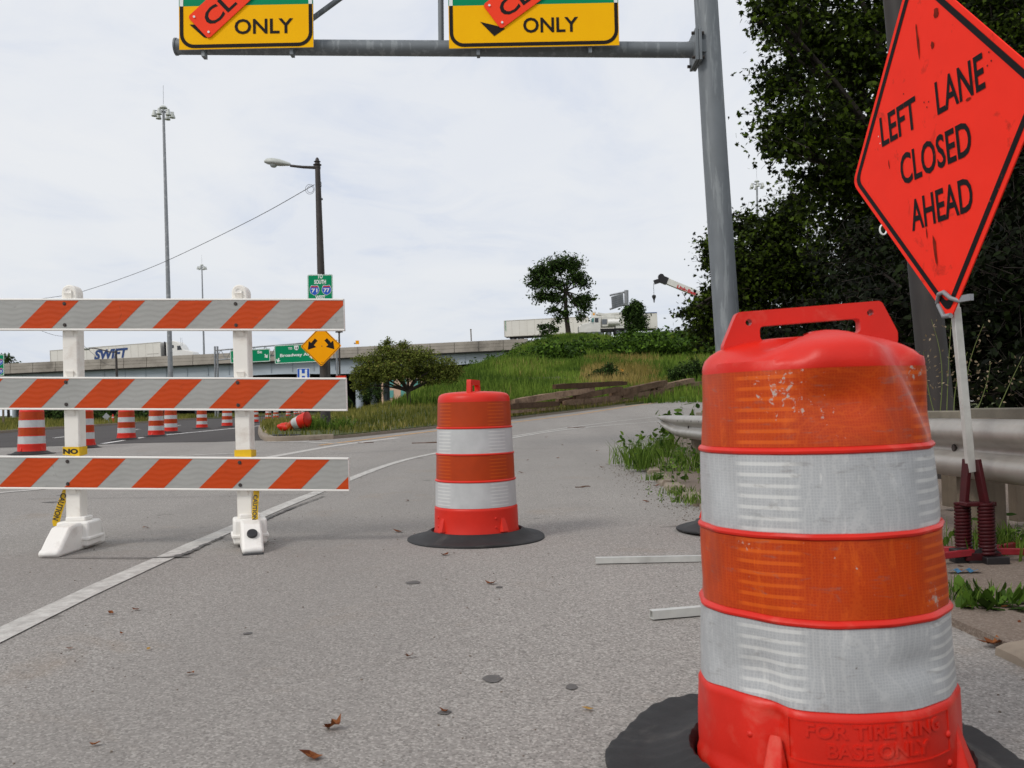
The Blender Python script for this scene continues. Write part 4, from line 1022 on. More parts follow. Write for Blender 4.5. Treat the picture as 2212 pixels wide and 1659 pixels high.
rail_seg(-1.5, 5.6); rail_seg(5.55, 9.6); rail_seg(9.55, 14.4, 30, True)
for y in (1.2, 3.15, 5.05, 6.95, 8.85, 10.75, 12.65):
    for dx in ((.13,) if y != 4.7 else (.13,)):
        b = B().box((RX + dx, y, .33), (.18, .20, .78)); po = obj('wooden_post', b, MT['wood_post'], gr, world=True, bevel=.012)
    b = B().cyl((RX - .025, y - .02, .56), (RX - .008, y - .02, .56), .02, n=8); obj('bolt', b, MT['bolt'], gr, world=True)
for y in (4.0, 5.58, 9.58):
    b = B().box((RX - .006, y, .562), (.012, .055, .022)); obj('bolt_slot', b, MT['black_steel'], gr, world=True)
# rubbing marks and slots near the end
for k in range(7):
    y = 10.6 + k * .5; b = B().box((RX - .0825, y, .56 + .085), (.003, .03 + .02 * (k % 2), .02)); obj('scrape', b, MT['black_steel'], gr, world=True)
# low plank wall behind the rail
pw = thing('plank_wall', 'row of weathered grey planks standing just behind the guardrail', 'fence', (3.05, 6, .07))
y = -.5; k = 0
while y < 14.2:
    w = random.uniform(.5, .95); b = B().box((3.05 + random.uniform(-.012, .012), y + w / 2, .64 + random.uniform(-.012, .012)), (.09, w - .02, .25)); obj('plank_post', B().box((3.14, y + w / 2, .40), (.08, .1, .66)), MT['wood_post'], pw, world=True); obj('plank', b, MT['plank'], pw, world=True, bevel=.01); y += w; k += 1

# ------------------------------------------------------------------ tubes lying on the road, litter
def tube_thing(p0, p1, w, label):
    p0 = Vector(p0); p1 = Vector(p1); d = (p1 - p0).normalized(); t = thing('metal_tube', label, 'metal tube', p0)
    a = Vector((-d.y, d.x, 0)); b = B(); wi = w * .78
    for k, (pp, ww) in enumerate(((p0, w), (p1, w), (p0, wi), (p1, wi))):
        for s, z in ((-1, 0), (1, 0), (1, 1), (-1, 1)): b.v.append(pp + a * s * ww / 2 + Vector((0, 0, .006 + w / 2 + (z - .5) * ww)))
    for i in range(4):
        j = (i + 1) % 4; b.f += [(i, j, 4 + j, 4 + i), (8 + j, 8 + i, 12 + i, 12 + j), (i, 8 + i, 8 + j, j), (4 + j, 12 + j, 12 + i, 4 + i)]
    obj('tube_wall', b, MT['alu'], t, world=True, smooth=None)
a = G(1287, 1219); tube_thing(a, (a.x + 1.1, a.y + .02, 0), .03, 'long pale square metal tube lying on the pavement left of the large drum')
a = G(1407, 1340); tube_thing(a, (a.x + .75, a.y + .22, 0), .032, 'short open-ended square metal tube pointing at the large dented drum')
g = G(2080, 1238, SWZ); b = B(); nn = 8
for i in range(nn + 1):
    for s in (0, 1): b.v.append((g.x - .07 + .15 * i / nn, g.y - .02 + s * .045, g.z + .012 + .008 * math.sin(i * 2.1 + s * 2)))
b.f = [(2 * i, 2 * i + 2, 2 * i + 3, 2 * i + 1) for i in range(nn)]
o = obj('wrapper', b, M('blue_wrapper', '#3a6f92', .4, .5, 18, dirt='#15181b', dscale=18, damt=.9), smooth=60); tag(o, 'crumpled blue and black wrapper on the ground below the red stand legs', 'litter')

# dry leaves and twigs on the pavement
def dry_leaf(x, y, size, label, pale=False, curl=.5, rot=0.0, lobed=False, off=0.0, group='dry leaves scattered on the pavement'):
    g = G(x, y, off); T = LOBED if lobed else OVAL; n = len(T); b = B(); c, s = math.cos(rot), math.sin(rot)
    pts = [(p[0] * .9, p[1] - .5) for p in T]; cen = (0, 0)
    allp = pts + [((p[0]) * .5, p[1] * .5) for p in pts] + [cen]
    for (u, v) in allp:
        z = curl * (u * u * 1.8 + .5 * v * v) * size + .12 * size * math.sin(5 * v + x) * curl
        b.v.append((g.x + (u * c - v * s) * size, g.y + (u * s + v * c) * size, g.z + .006 + max(0, z)))
    b.f = [(i, (i + 1) % n, n + (i + 1) % n, n + i) for i in range(n)] + [(n + i, n + (i + 1) % n, 2 * n) for i in range(n)]
    o = obj('dry_leaf', b, MT['dry_leaf_pale' if pale else 'dry_leaf'], smooth=60)
    av = o.data.attributes.new('var', 'FLOAT', 'FACE'); av.data.foreach_set('value', [random.random() for _ in o.data.polygons])
    return tag(o, label, 'leaf', group)
dry_leaf(672, 1640, .062, 'largest curled brown leaf at the bottom edge of the pavement', curl=1.1, rot=1.4)
dry_leaf(713, 1577, .05, 'dark red-brown crumpled leaf just above the largest curled leaf', curl=1.2, rot=1.2, lobed=True)
dry_leaf(411, 1459, .036, 'short reddish leaf left of centre on the lower pavement', curl=1.0, rot=1.0)
dry_leaf(883, 1421, .034, 'golden brown lobed leaf in the middle of the pavement', lobed=True, curl=.9, rot=.4)
dry_leaf(1269, 1535, .034, 'pale tan leaf left of the large drum', True, .5, 1.3)
dry_leaf(960, 1540, .03, 'dark shrivelled leaf right of the red-brown crumpled leaf', curl=1.3, rot=1.2)
dry_leaf(239, 1327, .04, 'brown ring-shaped leaf right of the white edge line', curl=1.0, rot=.8)
dry_leaf(294, 1319, .042, 'light brown leaf right of the ring-shaped leaf', curl=.8, rot=1.5)
dry_leaf(263, 1371, .024, 'tiny red leaf below the two brown leaves near the edge line', curl=.8, rot=.9)
dry_leaf(321, 1405, .026, 'tiny tan leaf below the light brown leaf near the edge line', True, .8, .2)
dry_leaf(150, 1404, .026, 'tiny red leaf nearest to the left picture edge', curl=.8, rot=1.9)
dry_leaf(205, 1612, .03, 'small brown leaf with a stalk at the lower left', curl=.9, rot=1.5)
dry_leaf(520, 1443, .045, 'brown leaf lying below the right barricade post', curl=.7, rot=1.2) if False else None
for x, y, lb2 in ((880, 1083, 'dark dry leaf on the lane just left of the mid-road drum'), (1395, 1085, 'dark dry leaf beside the pale kerb stone left of the large drum'),
        (1418, 1050, 'red-brown leaf at the kerb edge below the tall grass clump'), (1352, 1007, 'dry leaf at the left foot of the tall kerb grass clump'),
        (1300, 1010, 'dry leaf on the open lane left of the kerb grass clump'), (1290, 975, 'dry leaf on the ramp lane near the dark tar joint'),
        (1205, 990, 'dry leaf on the lane well right of the mid-road drum'), (1140, 995, 'dry leaf close to the right side of the mid-road drum'),
        (1125, 1022, 'dry leaf nearest to the right flank of the mid-road drum'), (1215, 962, 'dry leaf just in front of the white ramp line'),
        (1180, 945, 'dry leaf behind the mid-road drum near the white ramp line'), (315, 1142, 'reddish leaf lying between the two barricade feet'),
        (960, 1200, 'small leaf in front of the mid-road drum base'), (1330, 960, 'dry leaf on the ramp nearest to the guardrail end'),
        (1060, 1262, 'dark crumb of leaf below the mid-road drum'), (860, 1150, 'small leaf left of the mid-road drum base')):
    dry_leaf(x, y, random.uniform(.05, .085), lb2, curl=.9, rot=random.uniform(0, 3))
dry_leaf(2135, 1392, .075, 'brown oak leaf on the broken edge right of the large drum', lobed=True, curl=.6, rot=1.2, off=.01)
def twig(x, y, L, r, rot, label):
    g = G(x, y); c, s = math.cos(rot), math.sin(rot); b = B()
    b.tube([(g.x + c * L * q, g.y + s * L * q, g.z + .008 + .006 * math.sin(6 * q)) for q in np.linspace(-.5, .5, 7)], [r * .7, r, r * .9, r * 1.1, r * .9, r * .8, r * .4], 6)
    b.tube([(g.x + c * L * .1, g.y + s * L * .1, g.z + .01), (g.x + c * L * .25 - s * L * .1, g.y + s * L * .25 + c * L * .1, g.z + .016)], [r * .7, r * .3], 5)
    tag(obj('twig', b, MT['dry_bark'], smooth=60), label, 'twig', 'twigs on the pavement')
MT['dry_bark'] = M('dry_bark', '#5d4436', .9, .25, 25)
twig(1259, 1053, .16, .008, .05, 'brown stick lying on the lane right of the mid-road drum')
twig(1245, 924, .5, .012, .1, 'dark branch lying on the white ramp line')
twig(930, 957, .8, .016, .05, 'reddish stick lying left of the mid-road drum near the yellow line')
twig(790, 957, .35, .012, .1, 'thin stick on the faded gore line below the lamp post')
twig(682, 951, .3, .012, .0, 'short stick on the kerb below the lamp post')

# ------------------------------------------------------------------ street lamp with route signs
LD = 26.0
lb_ = onground(702, LD, .09)
lamp = thing('street_lamp', 'dark street lamp on the island with a single cobra-head arm', 'street lamp', lb_)
tp = P(686, 362, LD); k_ = F / LD
b = B().tube([lb_, lb_ + Vector((0, 0, .5)), P(695, 640, LD), tp], [.17, .135, .115, .075], 16); obj('lamp_pole', b, MT['dark_pole'], lamp, world=True, smooth=60)
b = B().cyl(lb_, lb_ + Vector((0, 0, .12)), .2, .19, 16); obj('base_flange', b, MT['dark_pole'], lamp, world=True)
b = B(); c = P(685.5, 362, LD)
b.lathe([(.085, -.02), (.085, .06), (.12, .07), (.12, .09), (.075, .1), (.07, .16), (.1, .17), (.06, .2), (.05, .25), (.02, .29), (.002, .3)], 14, c=tuple(c)); obj('finial', b, MT['dark_pole'], lamp, world=True)
ap = [P(692, 363, LD), P(680, 362, LD), P(655, 361, LD), P(627, 358, LD)]
b = B().tube(ap, [.045, .045, .04, .035], 10); obj('lamp_arm', b, MT['dark_pole'], lamp, world=True, smooth=60)
hc = P(600, 356, LD)
b = B(); st_ = [(-.38, .06, .05), (-.30, .13, .11), (-.15, .18, .14), (.05, .17, .13), (.2, .12, .095), (.36, .06, .055)]; n = 14
for (x, ry, rz) in st_:
    for i in range(n):
        a = 2 * math.pi * i / n; zz_ = rz * math.sin(a); b.v.append((hc.x + x, hc.y + ry * math.cos(a), hc.z + .04 - .13 * x + (zz_ if zz_ > 0 else zz_ * .45)))
b.f = [(i * n + j, i * n + (j + 1) % n, (i + 1) * n + (j + 1) % n, (i + 1) * n + j) for i in range(len(st_) - 1) for j in range(n)] + [tuple(range(n)), tuple(range((len(st_) - 1) * n, len(st_) * n))[::-1]]
hd_ = obj('lamp_head', b, MT['lamp_shell'], lamp, world=True, smooth=50)
b = B().lathe([(.11, 0), (.10, -.05), (.06, -.09), (.002, -.1)], 14, c=(hc.x - .12, hc.y, hc.z + .02)); sub('lens', b, MT['lamp_lens'], hd_, lamp)
b = B()
for r in (.09, .13): b.tube([P(682, 402, LD) + Vector((-.12 - r * .3 + r * math.cos(a), -.05, r * 1.1 * math.sin(a) - .1)) for a in np.linspace(0, 2 * math.pi, 18)], .006, 5)
b.box(P(691, 398, LD), (.07, .1, .14)); b.box(P(693, 430, LD), (.1, .08, .05)); obj('cable_coil', b, MT['cable'], lamp, world=True)

def plane_sign(name, label, x0, y0, x1, y1, D, group=None, r=.03):
    """upright rectangular sign facing the camera; returns root, panel helper"""
    c = at((x0 + x1) / 2, y1, D); a = at(x0, y1, D); d = at(x1, y0, D); Wd = d.x - a.x; H_ = d.z - a.z
    t = thing(name, label, 'road sign', c, group=group); return t, Wd, H_
def loc_fn(x0, x1, y1, Wd): 
    px = Wd / (x1 - x0); return lambda x, y: ((x - (x0 + x1) / 2) * px, (y1 - y) * px), px
X1 = (1, 0, 0); Z1 = (0, 0, 1)
def shield(cx, cz, w, hgt):
    q = [(-.30, .5), (0, .44), (.30, .5), (.42, .34), (.5, .1), (.48, -.12), (.36, -.32), (.15, -.45), (0, -.52), (-.15, -.45), (-.36, -.32), (-.48, -.12), (-.5, .1), (-.42, .34)]
    return [(cx + p[0] * w, cz + p[1] * hgt) for p in q][::-1]
def shield_parts(pn_, cx, cz, w, hgt, num, y=-.004):
    sh = obj('shield', B().flat(shield(cx, cz, w * 1.08, hgt * 1.08), (0, y, 0), X1, Z1), MT['sign_white'], pn_)
    sub_ = B().flat(shield(cx, cz, w, hgt), (0, y - .002, 0), X1, Z1); obj('shield_blue', sub_, MT['sign_blue'], pn_)
    top = [p for p in [(-.42, .3), (.42, .3), (.33, .46), (0, .42), (-.33, .46)]]
    obj('shield_red', B().flat([(cx + p[0] * w, cz + p[1] * hgt) for p in top], (0, y - .004, 0), X1, Z1), MT['sign_red'], pn_)
    b = B(); text_on(b, num, hgt * .4, (0, y - .006, 0), X1, Z1, 0, (cx, cz - hgt * .22), .004, align='CENTER', fit=w * .66); obj('number', b, MT['sign_white'], pn_)
# green TO SOUTH 71 77 sign
SD = LD - .5
t, Wd, H_ = plane_sign('route_sign', 'small green route sign with two interstate shields on the lamp post', 666, 592, 719, 690, SD)
f, px = loc_fn(666, 719, 690, Wd)
pn_ = obj('sign_panel', B().prism(rrect(-Wd / 2, 0, Wd / 2, H_, .04, 4), (0, 0, 0), X1, Z1, .01), MT['sign_green'], t)
obj('border', B().ring(rrect(-Wd / 2 + .008, .008, Wd / 2 - .008, H_ - .008, .035, 4), rrect(-Wd / 2 + .022, .022, Wd / 2 - .022, H_ - .022, .025, 4), (0, -.002, 0), X1, Z1), MT['sign_white'], pn_, smooth=None)
for s, ya, hp, wp in (('TO', 603, 9, 11.5), ('SOUTH', 614.5, 8.5, 25), ('WEST', 647, 8, 21)):
    b = B(); text_on(b, s, hp * px, (0, -.003, 0), X1, Z1, 0, f(692.5, ya), .006, align='CENTER', fit=wp * px); obj('lettering', b, MT['sign_white'], pn_)
for cx, num in ((680.5, '71'), (706, '77')):
    q = f(cx, 628); shield_parts(pn_, q[0], q[1], 19 * px, 20 * px, num)
obj('clamp', B().box((.12, .08, H_ * .5), (.05, .14, H_ * .9)), MT['galv'], t)
# yellow diamond with two diverging arrows
c = at(693.5, 747.5, SD); rr_ = 44.5 * SD / F
t = thing('double_arrow_sign', 'yellow diamond sign with two black diverging arrows on the lamp post', 'road sign', c)
dm = rpoly([(0, -rr_), (rr_, 0), (0, rr_), (-rr_, 0)], .05, 4)
pn_ = obj('sign_panel', B().prism(dm, (0, 0, 0), X1, Z1, .01), MT['sign_amber'], t)
obj('border', B().ring([(p[0] * .955, p[1] * .955) for p in dm], [(p[0] * .925, p[1] * .925) for p in dm], (0, -.002, 0), X1, Z1), MT['sign_black'], pn_, smooth=None)
for s in (-1, 1):
    ar = [(-.045, .17), (.045, .17), (.045, .02), (.125, .02), (0, -.17), (-.125, .02), (-.045, .02)]
    ang = s * math.radians(40); ox, oz = s * .255, .045
    pts = [(ox + (p[0] * math.cos(ang) - p[1] * math.sin(ang)) * 1.1, oz + (p[0] * math.sin(ang) + p[1] * math.cos(ang)) * 1.1) for p in ar]
    obj('arrow', B().flat(pts[::-1], (0, -.003, 0), X1, Z1), MT['sign_black'], pn_)
for z in (.0, -.46): obj('bolt', B().cyl((0.02, -.008, z), (.02, .001, z), .013, n=8), MT['bolt'], pn_)
obj('clamp', B().box((.07, .08, 0), (.05, .14, rr_ * 1.2)), MT['galv'], t)

# overhead cable from the lamp post
cb_ = B(); pts = cat_rom([(679, 399), (560, 466), (400, 545), (300, 588), (180, 629), (120, 641), (0, 655), (-160, 662)], 6)
cb_.tube([P(x, y, LD + (679 - x) * .03) for x, y in pts], .011, 5); tag(obj('overhead_cable', cb_, MT['cable'], smooth=60), 'thin dark cable sagging from the street lamp to the left', 'cable')
cb_ = B(); pts = cat_rom([(-60, 640), (30, 684), (84, 712), (118, 724), (146, 728), (166, 736), (181, 747), (208, 770), (228, 786), (251, 790)], 5)
cb_.tube([P(x, y, 70) for x, y in pts], .014, 5); tag(obj('overhead_cable', cb_, MT['cable'], smooth=60), 'pale sagging cable behind the left barricade post', 'cable')

# ------------------------------------------------------------------ smaller poles and signs beyond
def lamp_far():
    D = 85; g = onground(254, D, .05); t = thing('street_lamp', 'distant dark street lamp with a curved arm in front of the bridge', 'street lamp', g)
    b = B().tube([g, P(252, 800, D), P(250.5, 757, D)], [.13, .11, .09], 10); obj('lamp_pole', b, MT['dark_pole'], t, world=True)
    b = B().tube([P(251, 761, D), P(236, 760, D), P(218, 755, D), P(203, 752, D), P(193, 752, D)], .05, 8); obj('lamp_arm', b, MT['dark_pole'], t, world=True)
    b = B().lathe([(.002, .12), (.12, .1), (.22, .04), (.2, -.04), (.1, -.1), (.002, -.12)], 12, c=tuple(P(186, 754, D))); b.v = [(v[0] + (v[0] - P(186, 754, D).x) * .8, v[1], v[2]) for v in b.v]; obj('lamp_head', b, MT['lamp_shell'], t, world=True)
lamp_far()
def mast(x, ytop, xb, D, label, lean=0):
    g = onground(xb, D); t = thing('high_mast_light', label, 'mast light', g)
    top = P(x, ytop, D); g2_ = Vector((g.x, D, g.z)); mid_ = (top + g2_) / 2
    b = B().tube([g2_, mid_, top], [.27, .2, .12], 12); obj('mast_pole', b, MT['galv'], t, world=True, smooth=60)
    b = B().lathe([(.002, .55), (.2, .52), (.36, .38), (.38, .28), (.12, .24), (.08, -.45), (.002, -.45)], 14, c=tuple(top)); obj('mast_cap', b, MT['lamp_shell'], t, world=True)
    b = B().tube([top + Vector((0, 0, .7)), top + Vector((0, 0, 2.6))], .02, 5); obj('lightning_rod', b, MT['galv'], t, world=True)
    for k in range(6):
        a = .4 + k * math.pi / 3; p = top + Vector((.85 * math.cos(a), .85 * math.sin(a), -.3))
        b = B().lathe([(.002, .32), (.12, .3), (.15, .1), (.26, -.2), (.28, -.3), (.002, -.34)], 10, c=tuple(p)); lm = obj('floodlight', b, MT['lamp_shell'], t, world=True)
        b = B().tube([top + Vector((0, 0, -.1)), p + Vector((0, 0, .3))], .04, 6); obj('floodlight_arm', b, MT['galv'], t, world=True)
mast(353, 240, 370, 90, 'tall high-mast floodlight pole left of the street lamp, in front of the bridge')
mast(436, 576, 443, 200, 'slender high-mast floodlight pole rising behind the bridge')
mast(1635, 397, 1643, 130, 'high-mast floodlight pole peeking above the trees right of the gantry post')

# far overhead sign truss
def far_gantry():
    D = 96; g = onground(467, D); g3 = onground(728, D); t = thing('sign_truss', 'grey lattice sign truss spanning the lane in front of the bridge', 'gantry', g)
    for x in (465, 470.5, 728):
        q = onground(x, D); b = B().cyl(q, P(x - .8, 748, D), .1, n=10); obj('truss_post', b, MT['galv'], t, world=True)
    ya = [(465, 757, 729, 735), (465, 778, 729, 757)]
    for x0, y0, x1, y1 in ya:
        b = B().cyl(P(x0, y0, D), P(x1, y1, D), .075, n=8); obj('chord', b, MT['galv'], t, world=True)
    n = 22
    for i in range(n):
        q0, q1 = i / n, (i + 1) / n; up_ = lambda q: P(465 + 264 * q, 757 - 22 * q, D); dn = lambda q: P(465 + 264 * q, 778 - 21 * q, D)
        b = B().cyl(up_(q0) if i % 2 else dn(q0), dn(q1) if i % 2 else up_(q1), .035, n=6); obj('lattice_bar', b, MT['galv'], t, world=True)
far_gantry()
def arrow_dn(cx, cz, s, ang):
    ar = [(-.13, .5), (.13, .5), (.13, .1), (.5, .12), (0, -.5), (-.5, .12), (-.13, .1)]; c, n_ = math.cos(ang), math.sin(ang)
    return [(cx + (p[0] * c - p[1] * n_) * s, cz + (p[0] * n_ + p[1] * c) * s) for p in ar][::-1]
D = 95.4
for (x0, y0, x1, y1, label, tx, arr, sh) in (
    (498, 753, 584, 783, 'green overhead street sign behind the right barricade post', [('E 30th', 512, 548, 767, 5.5), ('St', 556.5, 567, 764, 5.5)], [(507.5, 773.5, 0), (575.5, 771, .6)], None),
    (594, 742, 684, 784, 'green overhead sign pointing to Broadway Ave beside the yellow diamond', [('TO', 624, 632.5, 754.5, 5), ('Broadway Ave', 606, 675, 769.5, 6.6)], [(601.5, 776.5, -.35), (673, 772, .1)], (641.5, 751.5, '14'))):
    t, Wd, H_ = plane_sign('street_guide_sign', label, x0, y0, x1, y1, D); f, px = loc_fn(x0, x1, y1, Wd); t.rotation_euler = (0, -.03, 0)
    pn_ = obj('sign_panel', B().prism(rrect(-Wd / 2, 0, Wd / 2, H_, .12, 4), (0, 0, 0), X1, Z1, .06), MT['sign_green'], t)
    obj('border', B().ring(rrect(-Wd / 2 + .02, .02, Wd / 2 - .02, H_ - .02, .12, 4), rrect(-Wd / 2 + .08, .08, Wd / 2 - .08, H_ - .08, .08, 4), (0, -.006, 0), X1, Z1), MT['sign_white'], pn_, smooth=None)
    if '30th' in str(tx): tx = tx[1:]
    for s, xa, xb_, ya, hp in tx:
        b = B(); text_on(b, s, hp * px, (0, -.008, 0), X1, Z1, 0, f(xa, ya), .012, fit=(xb_ - xa) * px); obj('lettering', b, MT['sign_white'], pn_)
    for xa, ya, an in arr:
        q = f(xa, ya); obj('arrow', B().flat(arrow_dn(q[0], q[1], 10 * px, an), (0, -.008, 0), X1, Z1), MT['sign_white'], pn_)
    if sh:
        q = f(sh[0], sh[1]); s_ = 9.5 * px
        pts = [(-.5, .5), (.5, .5), (.5, -.2), (.3, -.45), (0, -.6), (-.3, -.42), (-.5, -.2)]
        obj('state_shield', B().flat([(q[0] + p[0] * s_, q[1] + p[1] * s_) for p in pts][::-1], (0, -.008, 0), X1, Z1), MT['sign_white'], pn_)
        b = B(); text_on(b, sh[2], s_ * .55, (0, -.012, 0), X1, Z1, 0, (q[0], q[1] - s_ * .3), .01, align='CENTER'); obj('number', b, MT['sign_black'], pn_)
# blue hospital sign
D = 44; t, Wd, H_ = plane_sign('hospital_sign', 'blue hospital H sign above the right end of the middle board', 642, 795, 669, 822, D); f, px = loc_fn(642, 669, 822, Wd)
pn_ = obj('sign_panel', B().prism(rrect(-Wd / 2, 0, Wd / 2, H_, .04, 4), (0, 0, 0), X1, Z1, .01), MT['sign_white'], t)
obj('blue_face', B().flat(rrect(-Wd / 2 + .02, .02, Wd / 2 - .02, H_ - .02, .03, 4), (0, -.002, 0), X1, Z1), MT['sign_blue'], pn_)
q = H_; hb_ = B()
for x0, z0, x1, z1 in ((-.31, .1, -.13, .9), (.13, .1, .31, .9), (-.13, .38, .13, .58)): hb_.flat([(x0 * q, z0 * q), (x1 * q, z0 * q), (x1 * q, z1 * q), (x0 * q, z1 * q)], (0, -.004, 0), X1, Z1)
obj('lettering', hb_, MT['sign_white'], pn_); g = onground(655, D, .05)
b = B().cyl((0, .04, -(t.location.z - g.z)), (0, .04, H_ * .9), .035, n=8); obj('sign_post', b, MT['galv'], t)
# slim poles near the lamp post
for x, yt, D, r, mt, lb2 in ((709.5, 735, 60, .13, 'dark_pole', 'dark slim pole just right of the street lamp base'), (732.5, 715, 75, .10, 'dark_pole', 'thin dark pole with a cross top right of the yellow diamond')):
    g = onground(x + 1, D); t = thing('slim_pole', lb2, 'pole', g); b = B().tube([g, P(x, yt, D)], [r, r * .7], 8); obj('pole_shaft', b, MT[mt], t, world=True)
    q = P(x, yt + 2, D); b = B().box(q, (.6, .1, .12)); b.lathe([(.12, -.1), (.14, .1), (.05, .3), (.002, .35)], 8, c=tuple(q)); obj('pole_top', b, MT[mt], t, world=True)
# orange work sign right of the middle board
D = 58; t, Wd, H_ = plane_sign('work_zone_sign', 'orange work-zone sign peeking over the right end of the middle board', 726, 811, 748, 832, D)
pn_ = obj('sign_panel', B().prism(rrect(-Wd / 2, 0, Wd / 2, H_, .05, 3), (0, 0, 0), X1, Z1, .01), MT['sign_red_orange'], t)
obj('border', B().ring(rrect(-Wd / 2 + .02, .02, Wd / 2 - .02, H_ - .02, .04, 3), rrect(-Wd / 2 + .05, .05, Wd / 2 - .05, H_ - .05, .03, 3), (0, -.003, 0), X1, Z1), MT['sign_black'], pn_, smooth=None)
g = onground(737, D); 
for s in (-.25, .25): obj('sign_post', B().cyl((s, .04, -(t.location.z - g.z)), (s, .04, H_), .03, n=6), MT['galv'], t)
# green interstate sign cut by the left picture edge
D = 55; t, Wd, H_ = plane_sign('interstate_sign', 'green interstate sign cut off by the left picture edge', -40, 765, 9, 812, D); f, px = loc_fn(-40, 9, 812, Wd)
pn_ = obj('sign_panel', B().prism(rrect(-Wd / 2, 0, Wd / 2, H_, .06, 3), (0, 0, 0), X1, Z1, .02), MT['sign_green'], t)
obj('border', B().ring(rrect(-Wd / 2 + .01, .01, Wd / 2 - .01, H_ - .01, .05, 3), rrect(-Wd / 2 + .04, .04, Wd / 2 - .04, H_ - .04, .04, 3), (0, -.003, 0), X1, Z1), MT['sign_white'], pn_, smooth=None)
for y, num in ((782.5, '77'), (802, '90')):
    q = f(0, y); shield_parts(pn_, q[0], q[1], 13 * px, 13 * px, num, -.006)
g = onground(-5, D)
for s in (-.5, .6): obj('sign_post', B().box((s, .06, (H_ - (t.location.z - g.z)) / 2), (.1, .08, H_ + (t.location.z - g.z))), MT['wood_post'], t)
# silver back of a diamond sign, cone and orange panel on the left verge
D = 62; c = P(229.5, 900, D); r = 8.3 * D / F; t = thing('diamond_sign_back', 'silver back of a small diamond sign low on the left verge', 'road sign', c)
obj('sign_panel', B().prism([(0, -r), (r, 0), (0, r), (-r, 0)], (0, 0, 0), X1, Z1, .01), MT['sign_back'], t)
for s in (-.1, .1): obj('sign_leg', B().bar((s, .03, -r * .6), (s * 2.5, .03, -(c.z - h(c.x, c.y))), .03), MT['galv'], t)
D = 66; g = onground(243, D, .09); t = thing('traffic_cone', 'small orange traffic cone beside the silver diamond on the left verge', 'traffic cone', g)
obj('cone_body', B().lathe([(.16, .02), (.03, .62), (.002, .63)], 12), MT['plastic'], t); obj('cone_base', B().box((0, 0, .015), (.36, .36, .03)), MT['plastic'], t); obj('cone_collar', B().lathe([(.105, .27), (.072, .43)], 12), MT['white_sheet'], t)

# ------------------------------------------------------------------ bridge
R_end = at(1140, 731.5, 138); L_end = at(-170, 794.5, 146)
bd = (L_end - R_end); bl_ = bd.length; bdn = bd.normalized(); bnorm = Vector((-bdn.y, bdn.x, 0)).normalized()
if bnorm.y > 0: bnorm = -bnorm                                   # faces the camera
br_ = thing('bridge', 'long grey concrete and steel highway bridge across the background', 'bridge', (R_end.x, R_end.y, 0))
def along(s, z=0.0, out_=0.0): return R_end + bdn * s + Vector((0, 0, z)) + bnorm * out_
npan = 26; pl_ = bl_ / npan
for i in range(npan):
    s0, s1 = i * pl_ + .04, (i + 1) * pl_ - .04
    for z0, z1, o_ in ((-.50, 0, .0), (-.98, -.53, .0), (-1.6, -1.02, .06)):
        b = B(); vs = [along(s, z, o) for s in (s0, s1) for z in (z0, z1) for o in (o_, -.3)]
        b.add(vs, [(0, 2, 3, 1), (4, 5, 7, 6), (0, 4, 6, 2), (1, 3, 7, 5), (2, 6, 7, 3), (0, 1, 5, 4)]); obj('parapet_panel', b, MT['concrete'], br_, world=True)
b = B(); vs = [along(s, z, o) for s in (0, bl_) for z in (-1.55, -.02) for o in (-.04, -.25)]
b.add(vs, [(0, 2, 3, 1), (4, 5, 7, 6), (0, 4, 6, 2), (1, 3, 7, 5), (2, 6, 7, 3), (0, 1, 5, 4)]); obj('parapet_core', b, MT['groove'], br_, world=True)
b = B(); vs = [along(s, z, o) for s in (-1, bl_) for z in (-1.75, -1.1) for o in (-.02, -32)]
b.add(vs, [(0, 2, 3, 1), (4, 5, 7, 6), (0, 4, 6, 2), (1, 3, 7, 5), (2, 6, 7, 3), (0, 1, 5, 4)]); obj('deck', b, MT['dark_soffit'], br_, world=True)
def girder(out_, mat):
    b = B(); n = 60
    for i in range(n + 1):
        s = bl_ * i / n; dpt = 1.75 + .55 * math.exp(-((s - 27) / 9) ** 2) + .9 * math.exp(-((s - 62) / 12) ** 2)
        q = max(0, 1 - s / 18); dpt -= .3 * q
        b.v += [tuple(along(s, -1.76, out_)), tuple(along(s, -1.76 - dpt, out_)), tuple(along(s, -1.76 - dpt, out_ + .25)), tuple(along(s, -1.76 - dpt - .05, out_ + .25)), tuple(along(s, -1.76 - dpt - .05, out_ - .3)), tuple(along(s, -1.76, out_ - .3))]
    K = 6; b.f = [(i * K + k, i * K + (k + 1) % K, (i + 1) * K + (k + 1) % K, (i + 1) * K + k) for i in range(n) for k in range(K)]
    return obj('girder', b, mat, br_, world=True, smooth=30)
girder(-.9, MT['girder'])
for o_ in (-6, -12, -18, -25): girder(o_, MT['dark_soffit'])  # inner girders repeat the outer one in the shade-dark colour
for i in range(28):
    s = 3 + i * (bl_ - 6) / 27; b = B().box(along(s, -2.6, -.83), (.06, .12, 1.5)); obj('stiffener', b, MT['girder'], br_, world=True)
for s in (27, 62, 97):
    for o_ in (-2.5, -12, -22):
        p = along(s, 0, o_); zt = p.z - 3.6; zb = h(p.x, p.y) - .3
        b = B().cyl((p.x, p.y, zb), (p.x, p.y, zt), .6, n=16); obj('pier_column', b, MT['girder'], br_, world=True, smooth=60)
    p0, p1 = along(s, -3.95, -1), along(s, -3.95, -24); b = B().bar(p0, p1, 1.1, .9); obj('pier_cap', b, MT['girder'], br_, world=True)
